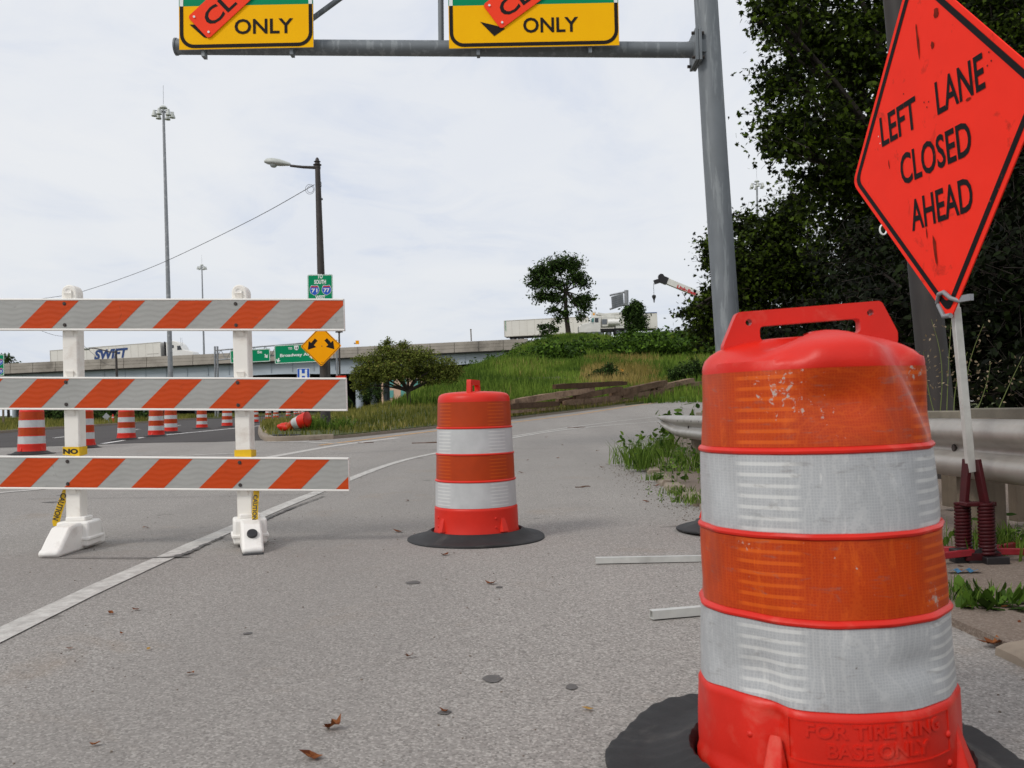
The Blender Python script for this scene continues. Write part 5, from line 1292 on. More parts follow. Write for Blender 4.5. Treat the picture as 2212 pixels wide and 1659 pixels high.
# abutment, then a wall added to close the far opening
p = along(1.0, -3.2, -.4); b = B().prism([(0, .9), (-9, .9), (-9, .3), (-.5, -3.6), (-1.8, -6), (0.6, -6), (.6, .9)][::-1], along(.6, -2.4, .02), -bdn * -1, (0, 0, 1), 1.0)
ab = B(); q0 = along(1.5, 0, .05); ab.add([along(s, z, o) for s in (-4.5, 1.6) for z in (-7.5, -1.62) for o in (.03, -32)], [(0, 2, 3, 1), (4, 5, 7, 6), (0, 4, 6, 2), (1, 3, 7, 5), (2, 6, 7, 3), (0, 1, 5, 4)])
obj('abutment', ab, MT['concrete'], br_, world=True)
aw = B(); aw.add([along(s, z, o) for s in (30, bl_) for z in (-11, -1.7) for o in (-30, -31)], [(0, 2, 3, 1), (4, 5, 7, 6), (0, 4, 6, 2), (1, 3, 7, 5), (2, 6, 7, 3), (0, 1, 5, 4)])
obj('added_blocking_wall', aw, MT['dark_soffit'], br_, world=True)  # added to block daylight behind the deck; shade is in its colour too
# small items on the bridge
q = at(772, 741, 137.6); t = thing('arrow_lamp', 'small yellow warning lamp box on the bridge parapet', 'lamp', q); obj('lamp_box', B().box((0, 0, .1), (.5, .2, .55)), MT['sign_amber'], t); obj('lamp_bracket', B().box((-.35, 0, -.05), (.35, .1, .2)), MT['galv'], t)
q = at(1018, 728, 137.7); t = thing('parapet_post', 'short brown post standing on the bridge parapet', 'post', q); obj('post_shaft', B().cyl((0, 0, -.6), (-.05, 0, 1.1), .09, n=8), MT['wood_post'], t); obj('post_cap', B().box((-.05, 0, 1.15), (.24, .2, .12)), MT['wood_post'], t)

# ------------------------------------------------------------------ trucks on the highway
def wheel(b_parent, x, y, z, r=.5, w=.3):
    o = obj('wheel', B().cyl((x, y - w / 2, z), (x, y + w / 2, z), r, n=18), MT['tyre'], b_parent); obj('rim', B().cyl((x, y - w / 2 - .02, z), (x, y - w / 2 + .03, z), r * .55, n=14), MT['chrome'], o)
def trailer_parts(t, x0, L, ydep=2.6, hgt=2.75, floor=1.15, seams=True):
    bd_ = obj('trailer_box', B().box((x0 + L / 2, 0, floor + hgt / 2), (L, ydep, hgt)), MT['trailer_side'], t, bevel=.03)
    for z in (floor + .06, floor + hgt - .05): obj('side_rail', B().box((x0 + L / 2, -ydep / 2 - .012, z), (L, .03, .12)), MT['seam'], bd_)
    n = int(L / 1.22)
    for i in range(1, n): obj('panel_seam', B().box((x0 + i * L / n, -ydep / 2 - .006, floor + hgt / 2), (.035, .02, hgt - .3)), MT['seam'], bd_)
    obj('rear_frame', B().box((x0 + .02, -ydep / 2 - .01, floor + hgt / 2), (.12, .05, hgt)), MT['seam'], bd_)
    for x in (x0 + 1.4, x0 + 2.7): wheel(t, x, -1.0, .5); wheel(t, x, 1.0, .5)
    obj('underframe', B().box((x0 + L / 2, 0, floor - .15), (L * .9, .9, .25)), MT['black_steel'], t)
# semi with blue lettering, heading right
q = at(232, 790, 149.5); deck_z = R_end.z + (L_end.z - R_end.z) * .62 - 1.05
slope = -math.atan2((L_end.z - R_end.z), (L_end - R_end).xy.length) 
a0 = at(112, 757, 149); a1 = at(350, 738.5, 147); L = 16.15; rz = math.atan2(a1.y - a0.y, a1.x - a0.x)
s_x = (a1 - a0).length / L
t = thing('semi_truck', 'white semi truck with large blue SWIFT lettering crossing the bridge', 'truck', (a0.x, a0.y + 1.3, a0.z - 3.9), (0, -math.atan2(a1.z - a0.z, a1.x - a0.x), rz)); L *= s_x
trailer_parts(t, 0, L)
sk = .25
b = B(); text_on(b, 'SWIFT', 1.5, (0, -1.335, 2.0), X1, (0.22, 0, 1), 0, (L * .40, -.12), .10, fit=5.6); obj('lettering', b, MT['navy'], t)
obj('swoosh', B().flat([(L * .60, 3.0), (L * .64, 3.1), (L * .715, 3.75), (L * .66, 3.3)], (0, -1.335, 0), X1, Z1), MT['navy'], t)
obj('small_print', B().box((L * .93, -1.33, 2.05), (2.0, .01, .08)), MT['seam'], t)
cx0 = L + .9
cabp = [(0, .9), (0, 3.75), (1.2, 3.95), (1.9, 3.75), (2.5, 3.15), (2.9, 2.35), (4.3, 2.0), (4.6, 1.6), (4.65, .7), (0, .6)]
obj('tractor_cab', B().prism([(cx0 + p[0], p[1]) for p in cabp][::-1], (0, -1.2, 0), X1, Z1, 2.4), MT['white_paint'], t, bevel=.08)
obj('side_window', B().flat([(cx0 + 1.9, 2.35), (cx0 + 2.7, 2.35), (cx0 + 2.45, 3.05), (cx0 + 1.9, 3.05)], (0, -1.215, 0), X1, Z1), MT['glass'], t)
obj('sleeper_window', B().flat(rrect(cx0 + .55, 2.75, cx0 + 1.35, 3.25, .1, 3), (0, -1.215, 0), X1, Z1), MT['glass'], t)
obj('exhaust_stack', B().cyl((cx0 - .25, -1.1, 1), (cx0 - .25, -1.1, 3.9), .12, n=10), MT['black_steel'], t)
obj('gap_fairing', B().box((cx0 - .05, 0, 2.4), (.3, 2.2, 2.8)), MT['black_steel'], t)
for x in (cx0 - .4, cx0 + .9, cx0 + 3.9): wheel(t, x, -1.0, .5); wheel(t, x, 1.0, .5)
for s in (.0, .25): obj('antenna', B().cyl((cx0 + 2.6 + s, -1.2, 3.0), (cx0 + 2.5 + s, -1.2, 4.4), .015, n=5), MT['black_steel'], t)

# parked box trailer on the embankment top
a0 = at(1092, 692, 152); a1 = at(1274, 682.5, 150); L = (a1 - a0).length
t = thing('box_trailer', 'long plain white box trailer behind the lone hilltop tree', 'trailer', (a0.x, a0.y + 1.3, a0.z - 3.95), (0, -math.atan2(a1.z - a0.z, a1.x - a0.x), math.atan2(a1.y - a0.y, a1.x - a0.x)))
trailer_parts(t, 0, L); obj('rear_door', B().box((-.03, 0, 2.5), (.05, 2.4, 2.6)), MT['seam'], t); obj('door_latch', B().box((.25, -1.34, 3.0), (.08, .04, 1.7)), MT['sign_green'], t)
# second trailer, dark-edged roof, right behind the boom truck
a0 = at(1281, 679, 156); a1 = at(1420, 674, 156); L = (a1 - a0).length
t = thing('box_trailer', 'beige box trailer with a dark roof edge behind the white boom truck', 'trailer', (a0.x, a0.y + 1.3, a0.z - 3.95), (0, -math.atan2(a1.z - a0.z, a1.x - a0.x), 0))
trailer_parts(t, 0, L); obj('roof_edge', B().box((L / 2, -1.31, 3.86), (L, .08, .14)), MT['navy'], t)
# white boom truck facing left
q = at(1250, 727, 141); k_ = 141 / F
t = thing('boom_truck', 'white utility truck with a folded boom and tank parked on the embankment', 'truck', (q.x, q.y, q.z))
def bx(x0, z0, x1, z1): return (x0 * k_ - 1250 * k_, z0, x1 * k_ - 1250 * k_, z1)
u = 1.0
cab = [(0, .55), (0, 1.35), (.25, 1.75), (1.5, 2.05), (1.75, 2.1), (2.05, 2.95), (3.3, 3.0), (3.35, .5)]
obj('cab', B().prism(cab, (0, -1.1, 0), X1, Z1, 2.2), MT['white_paint'], t, bevel=.06)
obj('grille', B().box((-.03, -.0, 1.0), (.08, 1.5, 1.0)), MT['chrome'], t)
obj('side_window', B().flat([(2.45, 2.05), (3.05, 2.05), (3.05, 2.75), (2.5, 2.75)], (0, -1.112, 0), X1, Z1), MT['glass'], t)
obj('quarter_window', B().flat([(1.85, 2.1), (2.35, 2.1), (2.35, 2.75), (2.1, 2.75)], (0, -1.112, 0), X1, Z1), MT['teal_glass'], t)
obj('step', B().box((2.7, -1.05, .45), (1.3, .3, .3)), MT['chrome'], t)
obj('fender', B().prism([(.85, .55), (.95, 1.05), (1.25, 1.25), (1.75, 1.25), (2.05, 1.0), (2.15, .55)][::-1], (0, -1.16, 0), X1, Z1, .2), MT['white_paint'], t)
for x in (1.5, 6.0, 7.3): wheel(t, x, -.95, .5); wheel(t, x, .95, .5)
obj('chassis', B().box((5.6, 0, .95), (5.2, 1.2, .35)), MT['black_steel'], t)
obj('equipment_body', B().box((4.6, .1, 2.2), (2.0, 2.0, 1.6)), MT['crane_white'], t, bevel=.05)
obj('vent_panel', B().box((4.0, -.92, 2.15), (.8, .04, .8)), MT['chrome'], t)
obj('tank', B().cyl((4.5, -1.0, 2.0), (6.4, -1.0, 2.0), .48, n=18), MT['white_paint'], t, bevel=.05)
obj('boom', B().bar((3.0, -.5, 3.5), (8.6, -.5, 2.3), .3, .35), MT['crane_white'], t); obj('boom', B().bar((2.6, -.2, 3.3), (8.6, -.2, 3.6), .3, .3), MT['crane_white'], t)
obj('bucket', B().box((2.4, -.3, 3.35), (.7, .7, .9)), MT['crane_white'], t, bevel=.05); obj('bucket_sticker', B().box((2.4, -.66, 3.4), (.25, .01, .3)), MT['sign_amber'], t)
obj('flat_bed', B().box((7.2, 0, 1.35), (3.0, 2.3, .5)), MT['crane_white'], t)
obj('mirror', B().box((1.95, -1.3, 2.35), (.1, .12, .5)), MT['chrome'], t)
# crane
D = 150; q = onground(1600, D); t = thing('mobile_crane', 'white telescopic crane boom with red lettering rising left over the trees', 'crane', q)
b0, b1 = P(1437, 606, D), P(1640, 690, D); dv = (b1 - b0).normalized()
obj('boom', B().bar(b0, b1, .9, .95), MT['crane_white'], t, world=True); obj('boom_lower', B().bar(b0 + Vector((.6, .02, -.5)), b1 + Vector((0, .02, -.5)), .7, .2), MT['seam'], t, world=True)
hb_ = B().bar(P(1426, 602, D), P(1441, 608, D), 1.0, 1.15); hb_.bar(P(1413, 610, D), P(1432, 604, D), .6, .7); hb_.cyl(P(1428, 598, D) + Vector((0, -.3, 0)), P(1428, 598, D) + Vector((0, .3, 0)), .5, n=12); obj('boom_head', hb_, MT['black_steel'], t, world=True)
hk = B().cyl(P(1412, 612, D), P(1412.6, 640, D), .04, n=6); obj('hoist_cable', hk, MT['cable'], t, world=True)
hk = B().lathe([(.002, .5), (.3, .4), (.35, .1), (.15, -.3), (.08, -.8), (.002, -.85)], 10, c=tuple(P(1412.8, 643, D))); obj('hook_block', hk, MT['black_steel'], t, world=True)
b = B(); up3 = Vector((0, -1, 0)).cross(dv) * -1; text_on(b, 'Link-Belt', .55, P(1462, 618.5, D) + Vector((0, -.5, 0)), dv, Vector((0, -1, 0)).cross(dv), 0, (0, -.3), .03, fit=3.4); obj('lettering', b, MT['red_letter'], t, world=True)
obj('carrier', B().box((q.x + 1, D, q.z + 1.4), (9, 2.6, 1.4)), MT['crane_white'], t, world=True); obj('upper_works', B().box((b1.x, D, (b1.z + q.z + 2) / 2), (3, 2.4, abs(b1.z - q.z - 2) + 1)), MT['crane_white'], t, world=True)
for x in (-2.5, -1, 2, 3.5): obj('wheel', B().cyl((q.x + 1 + x, D - 1.4, q.z + .7), (q.x + 1 + x, D - 1, q.z + .7), .65, n=14), MT['tyre'], t, world=True)
# back of an overhead sign on the hilltop
D = 152; c = P(1353, 700, D); t = thing('overhead_sign_back', 'grey back of an overhead sign cantilevered from a hilltop post', 'road sign', c)
obj('sign_post', B().cyl(c - Vector((0, 0, 3)), P(1353, 627, D), .36, n=12), MT['galv'], t, world=True)
for y0, y1 in ((637, 630), (667, 656)):
    obj('arm', B().cyl(P(1317, y0 + 1, D), P(1353, y1, D), .16, n=8), MT['galv'], t, world=True)
pn_ = obj('sign_panel', B().add([P(1320, 641, D - .2), P(1346, 633, D - .2), P(1348, 660, D - .2), P(1322, 667, D - .2)], [(3, 2, 1, 0)]), MT['sign_back'], t, world=True)
for k in range(6):
    q_ = (k + .5) / 6; a_ = P(1320 + 2 * q_, 641 + 26 * q_, D - .3); c_ = P(1346 + 2 * q_, 633 + 27 * q_, D - .3); obj('sign_stringer', B().bar(a_, c_, .06, .1), MT['gantry'], t, world=True)
for xx in (1328, 1340): obj('sign_upright', B().bar(P(xx, 638, D - .45), P(xx + 2, 665, D - .45), .1, .14), MT['gantry'], t, world=True)
# small white sign and hilltop guardrail
D = 128; g = P(1362, 715, D); t = thing('small_white_sign', 'small white sign right of the little hilltop tree', 'road sign', g); 
sx0 = P(1375, 690, D); obj('sign_panel', B().box(sx0, (.7, .04, 1.0)), MT['sign_white'], t, world=True); obj('sign_post', B().cyl(sx0 + Vector((.2, .05, -2.6)), sx0 + Vector((.2, .05, .6)), .05, n=6), MT['wood_post'], t, world=True)
t = thing('hilltop_guardrail', 'pale guardrail on the hilltop right of the bridge end', 'guardrail', at(1132, 742, 134))
b = B().bar(at(1131, 738, 134), at(1262, 733.5, 131), .08, .34); obj('rail', b, MT['rail'], t, world=True)
for i in range(6):
    p_ = at(1140 + i * 22, 739 - i * .8, 134 - i * .5); obj('rail_post', B().box(p_ + Vector((0, .15, -.5)), (.16, .16, 1.3)), MT['wood_post'], t, world=True)
c = at(1202, 732, 130); g_ = Vector((c.x, c.y, c.z - .3)); t2 = copy_tree(mid); t2.location = (c.x, c.y, c.z - .8); t2.rotation_euler = (0, 0, .4); t2.scale = (1.15,) * 3; tag(t2, 'lone orange drum top beside the hilltop guardrail near the lone tree', 'traffic drum', None)
if 'group' in t2: del t2['group']
# pink building seen under the bridge
D = 235; a_ = at(760, 862, D); t = thing('pink_building', 'pale pink building with teal windows seen under the bridge', 'building', (at(846, 870, D).x, D, 0))
zb_, zt_ = at(846, 880, D).z - 1, at(846, 812, D).z
w_ = 9.5; obj('wall', B().box((0, 4, (zb_ + zt_) / 2), (2 * w_, 8, zt_ - zb_)), MT['pink_wall'], t); obj('roof', B().box((0, 4, zt_ + .2), (2 * w_ + .6, 8.6, .4)), MT['concrete'], t)
for i in range(5):
    for z in (at(846, 827, D).z, at(846, 851, D).z):
        wn_ = obj('window', B().box((-7 + i * 3.4, -.02, z), (1.5, .12, 1.9)), MT['teal_glass'], t); obj('window_frame', B().box((-7 + i * 3.4, -.06, z - 1.05), (1.8, .2, .16)), MT['concrete'], wn_)

# ------------------------------------------------------------------ pile of old railway ties along the ramp
def Dt(x): return 31 + (x - 1100) / 400 * 21
def zc(cx, cy): return 1056 + cx / 4.681, 778 + cy / 4.681
ties = [((660, 270), (1385, 232), 45, .35, 'uppermost weathered tie lying across the middle of the pile'),
        ((240, 425), (1055, 295), 55, .25, 'long slanting tie on the left half of the pile'),
        ((865, 380), (1340, 285), 45, -.1, 'slanting tie in front of the pile below the uppermost tie'),
        ((1235, 345), (1785, 225), 55, .1, 'thick slanting tie right of the middle of the pile'),
        ((1690, 285), (2065, 200), 45, .1, 'tie rising at the right end of the pile'),
        ((180, 472), (705, 440), 50, .0, 'second-course tie at the left end just right of the mid-road drum'),
        ((760, 435), (1325, 380), 50, .0, 'second-course tie in the middle of the row'),
        ((1340, 365), (1905, 305), 45, .0, 'second-course tie right of the middle of the row'),
        ((2005, 252), (2250, 225), 38, .2, 'short visible tie at the far right of the pile'),
        ((150, 528), (700, 487), 40, -.05, 'bottom-course tie at the left end half sunk in grass'),
        ((850, 465), (1330, 415), 40, -.05, 'bottom-course tie in the middle half sunk in grass'),
        ((1345, 408), (1900, 348), 38, -.05, 'bottom-course tie right of the middle half sunk in grass'),
        ((1900, 322), (2240, 280), 42, .0, 'second-course tie at the right end of the row'),
        ((1500, 310), (1800, 275), 32, .9, 'dark tie wedged behind the thick slanting tie'),
        ((690, 415), (880, 395), 50, .8, 'dark tie end wedged under the long slanting tie')]
for (c0, c1, th, back, label) in ties:
    x0, y0 = zc(*c0); x1, y1 = zc(*c1); p0 = P(x0, y0, Dt(x0) + back); p1 = P(x1, y1, Dt(x1) + back); th_ = th / 4.681 * (Dt((x0 + x1) / 2)) / F
    d = (p1 - p0); L = d.length; d.normalize(); a = d.cross(Vector((0, 0, 1))).normalized(); u_ = a.cross(d)
    b = B(); n = 9; kk = .36 if 'bottom-course' in label else .56
    for i in range(n + 1):
        q = p0 + d * (L * i / n); e = 1 - .25 * (abs(i / n - .5) > .47)
        ring = [(-1, -1), (-.3, -1.02), (.4, -1), (1, -1), (1.0, 0), (1, 1), (.4, 1.0), (-.3, 1.03), (-1, 1), (-1.02, 0)]
        for (s, z) in ring: b.v.append(q + a * (s * th_ * .55 * e * random.uniform(.9, 1.06)) + u_ * (z * th_ * kk * e * random.uniform(.86, 1.08)) + d * random.uniform(-.03, .03))
    K = 10; b.f = [(i * K + k, i * K + (k + 1) % K, (i + 1) * K + (k + 1) % K, (i + 1) * K + k) for i in range(n) for k in range(K)] + [tuple(range(K))[::-1], tuple(range(n * K, n * K + K))]
    o = obj('railway_tie', b, MT['tie'], smooth=None); tag(o, label, 'railway tie', 'pile of old ties beside the ramp')

# ------------------------------------------------------------------ trees
def limb(b, p0, p1, r0_, r1_, bend=.12, n=6, k=6):
    p0 = Vector(p0); p1 = Vector(p1); L = (p1 - p0).length; off = Vector((random.uniform(-1, 1), random.uniform(-1, 1), random.uniform(-.3, .6))) * L * bend
    b.tube([p0.lerp(p1, i / n) + off * math.sin(math.pi * i / n) for i in range(n + 1)], [r0_ + (r1_ - r0_) * i / n for i in range(n + 1)], k)
def tree(name, label, base, fork, clumps, n_leaf, size, tmpl, leafmat, barkmat, r, sr=.3, spray=18, shell=.45, cat='tree', group=None, outb=.6, twigs=True, trunk_n=8):
    t = thing(name, label, cat, base, group=group)
    b = B(); fork = Vector(fork); limb(b, base, fork, r, r * .62, .04, 8, 10)
    tr = obj('trunk', b, barkmat, t, world=True, smooth=60)
    b = B()
    for c, rr, w in clumps:
        c = Vector(c); limb(b, fork + (c - fork) * .02, c, r * .42, r * .08, .10)
        if twigs:
            for _ in range(4):
                d = Vector((random.gauss(0, 1), random.gauss(0, 1), random.gauss(0, .8))).normalized(); limb(b, fork.lerp(c, random.uniform(.6, 1)), c + Vector((d.x * rr[0], d.y * rr[1], d.z * rr[2])) * .85, r * .12, r * .02, .15, 4, 4)
    obj('branches', b, barkmat, t, world=True, smooth=60, kind='stuff')
    tot = sum(w for _, _, w in clumps)
    TW.clear(); pts, outs = crown_points([(c, rr, w / tot) for c, rr, w in clumps], n_leaf, spray, sr, shell)
    if twigs:
        b = B(); rw = sr * .022
        for sg in np.concatenate(TW): b.cyl(sg[0], sg[1], rw, rw * .4, 3, False)
        obj('twigs', b, barkmat, t, world=True, smooth=None, kind='stuff')
    leaves('crown', pts, rng.uniform(.5, 1.35, len(pts)) * size, tmpl, leafmat, t, outs, outb=outb)
    return t
def pc(x, y, D, rx, ry, rd=None, w=None):
    """clump at picture point, radii in px of the print"""
    c = P(x, y, D); k = D / F; rd = rd or (rx + ry) / 2
    return (tuple(c), (rx * k, rd * k, ry * k), w or rx * ry)
# big right-hand tree
D = 24
cl = [pc(1672, 30, D - 2, 62, 50), pc(1745, 60, D, 90, 90), pc(1700, 175, D - 1, 72, 62), pc(1820, 120, D, 110, 120), pc(1735, 270, D - 2, 85, 70), pc(1690, 318, D - 2.5, 48, 34),
      pc(1850, 280, D, 120, 110), pc(1960, 60, D + 1, 140, 150), pc(1800, 390, D - 1, 85, 80), pc(1930, 400, D, 130, 120), pc(2080, 120, D, 150, 160), pc(2180, 60, D - 2, 120, 160),
      pc(2080, 330, D, 150, 150), pc(2200, 300, D - 1, 130, 170), pc(1800, -100, D, 190, 110), pc(2050, -120, D, 220, 130), pc(2150, 520, D, 150, 140), pc(1960, 560, D, 130, 120), pc(1850, 500, D, 100, 90)]
tree('maple_tree', 'huge dark green tree filling the right background behind the diamond sign', onground(1960, D), P(1950, 420, D), cl, 98000, .125, LOBED, MT['leaf_big'], MT['bark'], .38, sr=.5, spray=40, shell=.42)
# lower tree between gantry post and hill
D = 30
cl = [pc(1568, 560, D, 46, 52), pc(1540, 650, D, 38, 38), pc(1492, 672, D - 1, 20, 15), pc(1600, 492, D + 1, 40, 34), pc(1668, 490, D, 46, 40), pc(1715, 450, D, 40, 40), pc(1620, 600, D, 80, 90), pc(1700, 560, D, 90, 90), pc(1540, 700, D, 55, 40), pc(1535, 528, D - 1, 18, 18), pc(1760, 640, D, 90, 90), pc(1620, 700, D, 90, 60)]
tree('maple_tree', 'lower bushy tree around the gantry post above the embankment', onground(1620, D), P(1600, 620, D), cl, 36000, .125, LOBED, MT['leaf_big'], MT['bark'], .22, sr=.45, spray=32)
# dark vine-covered thicket behind the guardrail
D = 13
cl = [pc(1690, 760, D + 3, 90, 110), pc(1850, 720, D + 2, 120, 140), pc(1990, 700, D, 150, 150), pc(2120, 760, D - 1.5, 120, 130), pc(2210, 640, D - 2, 110, 180), pc(2110, 500, D, 130, 150), pc(2230, 420, D - 1, 120, 170), pc(1880, 570, D + 3, 110, 110), pc(2230, 830, D - 3, 80, 60), pc(2290, 250, D, 120, 160)]
tree('vine_thicket', 'black-green vine-covered thicket directly behind the guardrail', onground(2060, D), P(2060, 720, D), cl, 34000, .105, OVAL, MT['leaf_hedge'], MT['bark'], .14, sr=.3, spray=16, shell=.4, cat='shrub')

# lone hilltop tree
D = 130
cl = [pc(1200, 575, D, 34, 22), pc(1235, 572, D, 28, 20), pc(1165, 590, D, 28, 20), pc(1155, 612, D, 18, 12), pc(1190, 610, D, 34, 18), pc(1245, 600, D, 26, 18), pc(1262, 610, D, 14, 10), pc(1168, 638, D, 24, 13), pc(1200, 642, D, 26, 12), pc(1250, 648, D, 26, 15), pc(1270, 645, D, 14, 9), pc(1262, 663, D, 18, 8), pc(1195, 668, D, 16, 7), pc(1218, 675, D, 22, 6), pc(1205, 690, D, 14, 6), pc(1255, 683, D, 16, 5)]
tree('hilltop_tree', 'lone rounded tree standing on the hilltop in front of the white trailer', P(1229, 727, D), P(1221, 630, D), cl, 11000, .40, DIAM, MT['leaf_hill'], MT['bark'], .40, sr=.8, spray=14, shell=.7)
cl = [pc(1372, 665, D - 4, 18, 16), pc(1368, 685, D - 4, 24, 14), pc(1385, 690, D - 4, 12, 10), pc(1353, 670, D - 4, 10, 5), pc(1372, 705, D - 4, 22, 9)]
tree('hilltop_tree', 'small round tree beside the boom truck on the hilltop', P(1372, 724, D - 4), P(1371, 695, D - 4), cl, 4500, .42, DIAM, MT['leaf_hill'], MT['bark'], .2, sr=.5, spray=14)
cl = [pc(1170, 706, D, 12, 6), pc(1188, 704, D, 12, 7), pc(1198, 712, D, 10, 8), pc(1180, 718, D, 14, 6)]
tree('sapling', 'wispy sapling in front of the long white trailer', P(1185, 730, D), P(1184, 716, D), cl, 500, .4, DIAM, MT['leaf_hill'], MT['bark'], .12, sr=.5, spray=6)
# spreading hawthorn on the island
D = 45
cl = [pc(800, 790, D, 40, 30), pc(850, 770, D, 50, 26), pc(905, 775, D, 48, 28), pc(955, 792, D, 36, 22), pc(790, 812, D, 34, 22), pc(965, 812, D, 32, 16), pc(850, 800, D - .6, 50, 26), pc(905, 805, D + .6, 50, 22), pc(830, 752, D, 20, 12), pc(870, 745, D, 14, 9), pc(775, 835, D, 18, 12), pc(985, 800, D, 16, 12), pc(930, 822, D, 26, 10), pc(838, 738, D, 8, 10)]
tree('hawthorn_tree', 'low wide-spreading tree with a forked trunk on the grass island', onground(880, D, .05), P(882, 845, D), cl, 38000, .085, OVAL, MT['leaf_haw'], MT['bark_pale'], .17, sr=.17, spray=12, shell=.55)
# far-left tree beyond the bridge, dark trees under and beyond it
D = 190
tree('distant_tree', 'small distant tree above the bridge at the left picture edge', onground(18, D), P(18, 800, D), [pc(14, 775, D, 12, 10), pc(2, 790, D, 16, 12), pc(34, 790, D, 12, 9)], 900, .6, DIAM, MT['leaf_hill'], MT['bark'], .3, sr=.6, spray=10)
for i, (x, y, D, rx, ry, lb2) in enumerate(((170, 893, 68, 45, 20, 'dark shrub on the left verge behind the left barricade post'), (300, 896, 75, 40, 18, 'shrub on the left verge behind the third drum'), (110, 890, 80, 40, 26, 'tall shrub on the left verge left of the barricade post'), (800, 845, 120, 26, 26, 'dark shrub under the bridge left of the spreading tree'), (745, 868, 130, 14, 10, 'dark shrub left of the bridge pier'), (215, 888, 72, 16, 12, 'bright green shrub on the left verge beside the silver diamond'))):
    g = onground(x, D); tree('shrub', lb2, g, P(x, y + 2, D), [pc(x, y, D, rx, ry), pc(x - rx * .6, y + 4, D, rx * .6, ry * .7), pc(x + rx * .6, y + 5, D, rx * .6, ry * .6)], 2600, .2, DIAM, MT['leaf_knot' if 'bright' in lb2 else 'leaf_hill'], MT['bark'], .08, sr=.3, spray=12, cat='shrub', group='shrubs near the bridge')
# shrubs on the embankment
D = 62
tree('shrub', 'dark round shrub in the dry grass above the tie pile', onground(1309, D), P(1309, 812, D), [pc(1309, 812, D, 38, 16), pc(1318, 796, D, 14, 10), pc(1285, 818, D, 18, 9), pc(1340, 815, D, 14, 10)], 5000, .14, DIAM, MT['leaf_hill'], MT['bark'], .07, sr=.22, spray=14, cat='shrub', group='shrubs on the embankment')
tree('shrub', 'dark shrub above the right end of the tie pile', onground(1480, D - 4), P(1480, 808, D - 4), [pc(1480, 806, D - 4, 34, 20), pc(1500, 790, D - 4, 20, 14), pc(1455, 812, D - 4, 16, 9), pc(1515, 810, D - 4, 20, 16)], 5000, .14, DIAM, MT['leaf_hill'], MT['bark'], .07, sr=.22, spray=14, cat='shrub', group='shrubs on the embankment')
# knotweed mass along the hilltop: one continuous thicket
pts = []; outs = []
cl = []
for D in (84, 91, 98, 105, 112, 119):
    x = 1140 + (119 - D) * 2.4 + random.uniform(-10, 10)
    while x < 1640:
        g = onground(x, D); yt_ = 742 if x < 1250 else (736 if x < 1360 else 716); zt_ = EYE + (893 - .02 * (x - 1106) - yt_) / F * D; rz_ = min(random.uniform(.9, 1.9), (zt_ - g.z) / 1.7); rx_ = random.uniform(1.6, 2.8)
        if random.random() < .92 and rz_ > .35: cl.append(((g.x, g.y, g.z + rz_ * .55), (rx_, 2.2, rz_), rx_ * rz_))
        x += rx_ * 1.25 * F / D
tot = sum(w for *_, w in cl); pts, outs = crown_points([(c, r, w / tot) for c, r, w in cl], 42000, 18, .55, .45)
o = leaves('knotweed_thicket', pts, rng.uniform(.7, 1.3, len(pts)) * .36, OVAL, MT['leaf_knot'], None, outs); tag(o, 'dense green knotweed thicket covering the top of the embankment', 'thicket'); o['kind'] = 'stuff'

# ------------------------------------------------------------------ grass and weeds
island_poly = isl
p = scatter(island_poly, 150000, .09); d_ = np.hypot(p[:, 0], p[:, 1]); keep = (d_ < 60) & (p[:, 0] < 14) & (rng.random(len(p)) < np.clip(26 / d_, .25, 1)); p = p[keep]
cg = G(638, 930, .09); clr = (np.abs(p[:, 0] - cg.x - (p[:, 1] - cg.y) * cg.x / cg.y) < .62) & (p[:, 1] < cg.y + .35) & (p[:, 1] > cg.y - 2.2); p = p[~clr | (rng.random(len(p)) < .25)]; low = np.where(p[:, 1] < cg.y + 1.5, .55, 1.0)
o = blades('island_grass', p, low * rng.uniform(.08, .30, len(p)) * np.where(rng.random(len(p)) < .05, 1.9, 1), rng.uniform(.012, .03, len(p)) * 1.3, MT['grass'], varp=.9, patch=True); tag(o, 'mixed green and straw grass growing on the island', 'grass')
vp = [q for q in verge_left[:5]] + [(-30, 110), (-90, 110), (-90, 25)]
p = scatter(vp, 90000, .09); o = blades('verge_grass', p, rng.uniform(.15, .5, len(p)), rng.uniform(.03, .06, len(p)), MT['grass'], varp=.8, patch=True); tag(o, 'rough grass on the verge left of the dark road', 'grass')
hill = [(-6, 44), (22, 44), (40, 60), (40, 126), (4, 132), (-13, 132), (-9, 90)]
p = scatter(hill, 190000, .02); yy = p[:, 1]
# dry straw patch of the lower slope
sxp = CX + F * p[:, 0] / p[:, 1]; syp = 893 - .02 * (sxp - CX) - (p[:, 2] - EYE) / p[:, 1] * F
pt_ = patchy(p * np.array([1.0, .6, 1])); dry = (np.exp(-((sxp - 1350) / 95) ** 4 - ((yy - 68) / 15) ** 4) * (.25 + .75 * pt_) > .2 + .6 * rng.random(len(p)))
bare = (patchy(p * np.array([.7, .5, 1]) + 31) > .93) & (yy > 60); p = p[~bare]; dry = dry[~bare]
o = blades('slope_grass', p[~dry], rng.uniform(.3, .75, (~dry).sum()) * (.6 + .8 * patchy(p[~dry] + 17)), rng.uniform(.04, .09, (~dry).sum()), MT['grass_hill'], varp=.8, patch=True); tag(o, 'tall green grass and weeds on the embankment slope', 'grass')
o = blades('dry_grass', p[dry], rng.uniform(.4, .9, dry.sum()), rng.uniform(.03, .07, dry.sum()), MT['straw'], varp=.9, patch=True); tag(o, 'patch of dry straw-coloured grass above the tie pile', 'grass')
wc = []
p2 = scatter([(-10, 80), (6, 80), (6, 130), (-11, 130)], 260); 
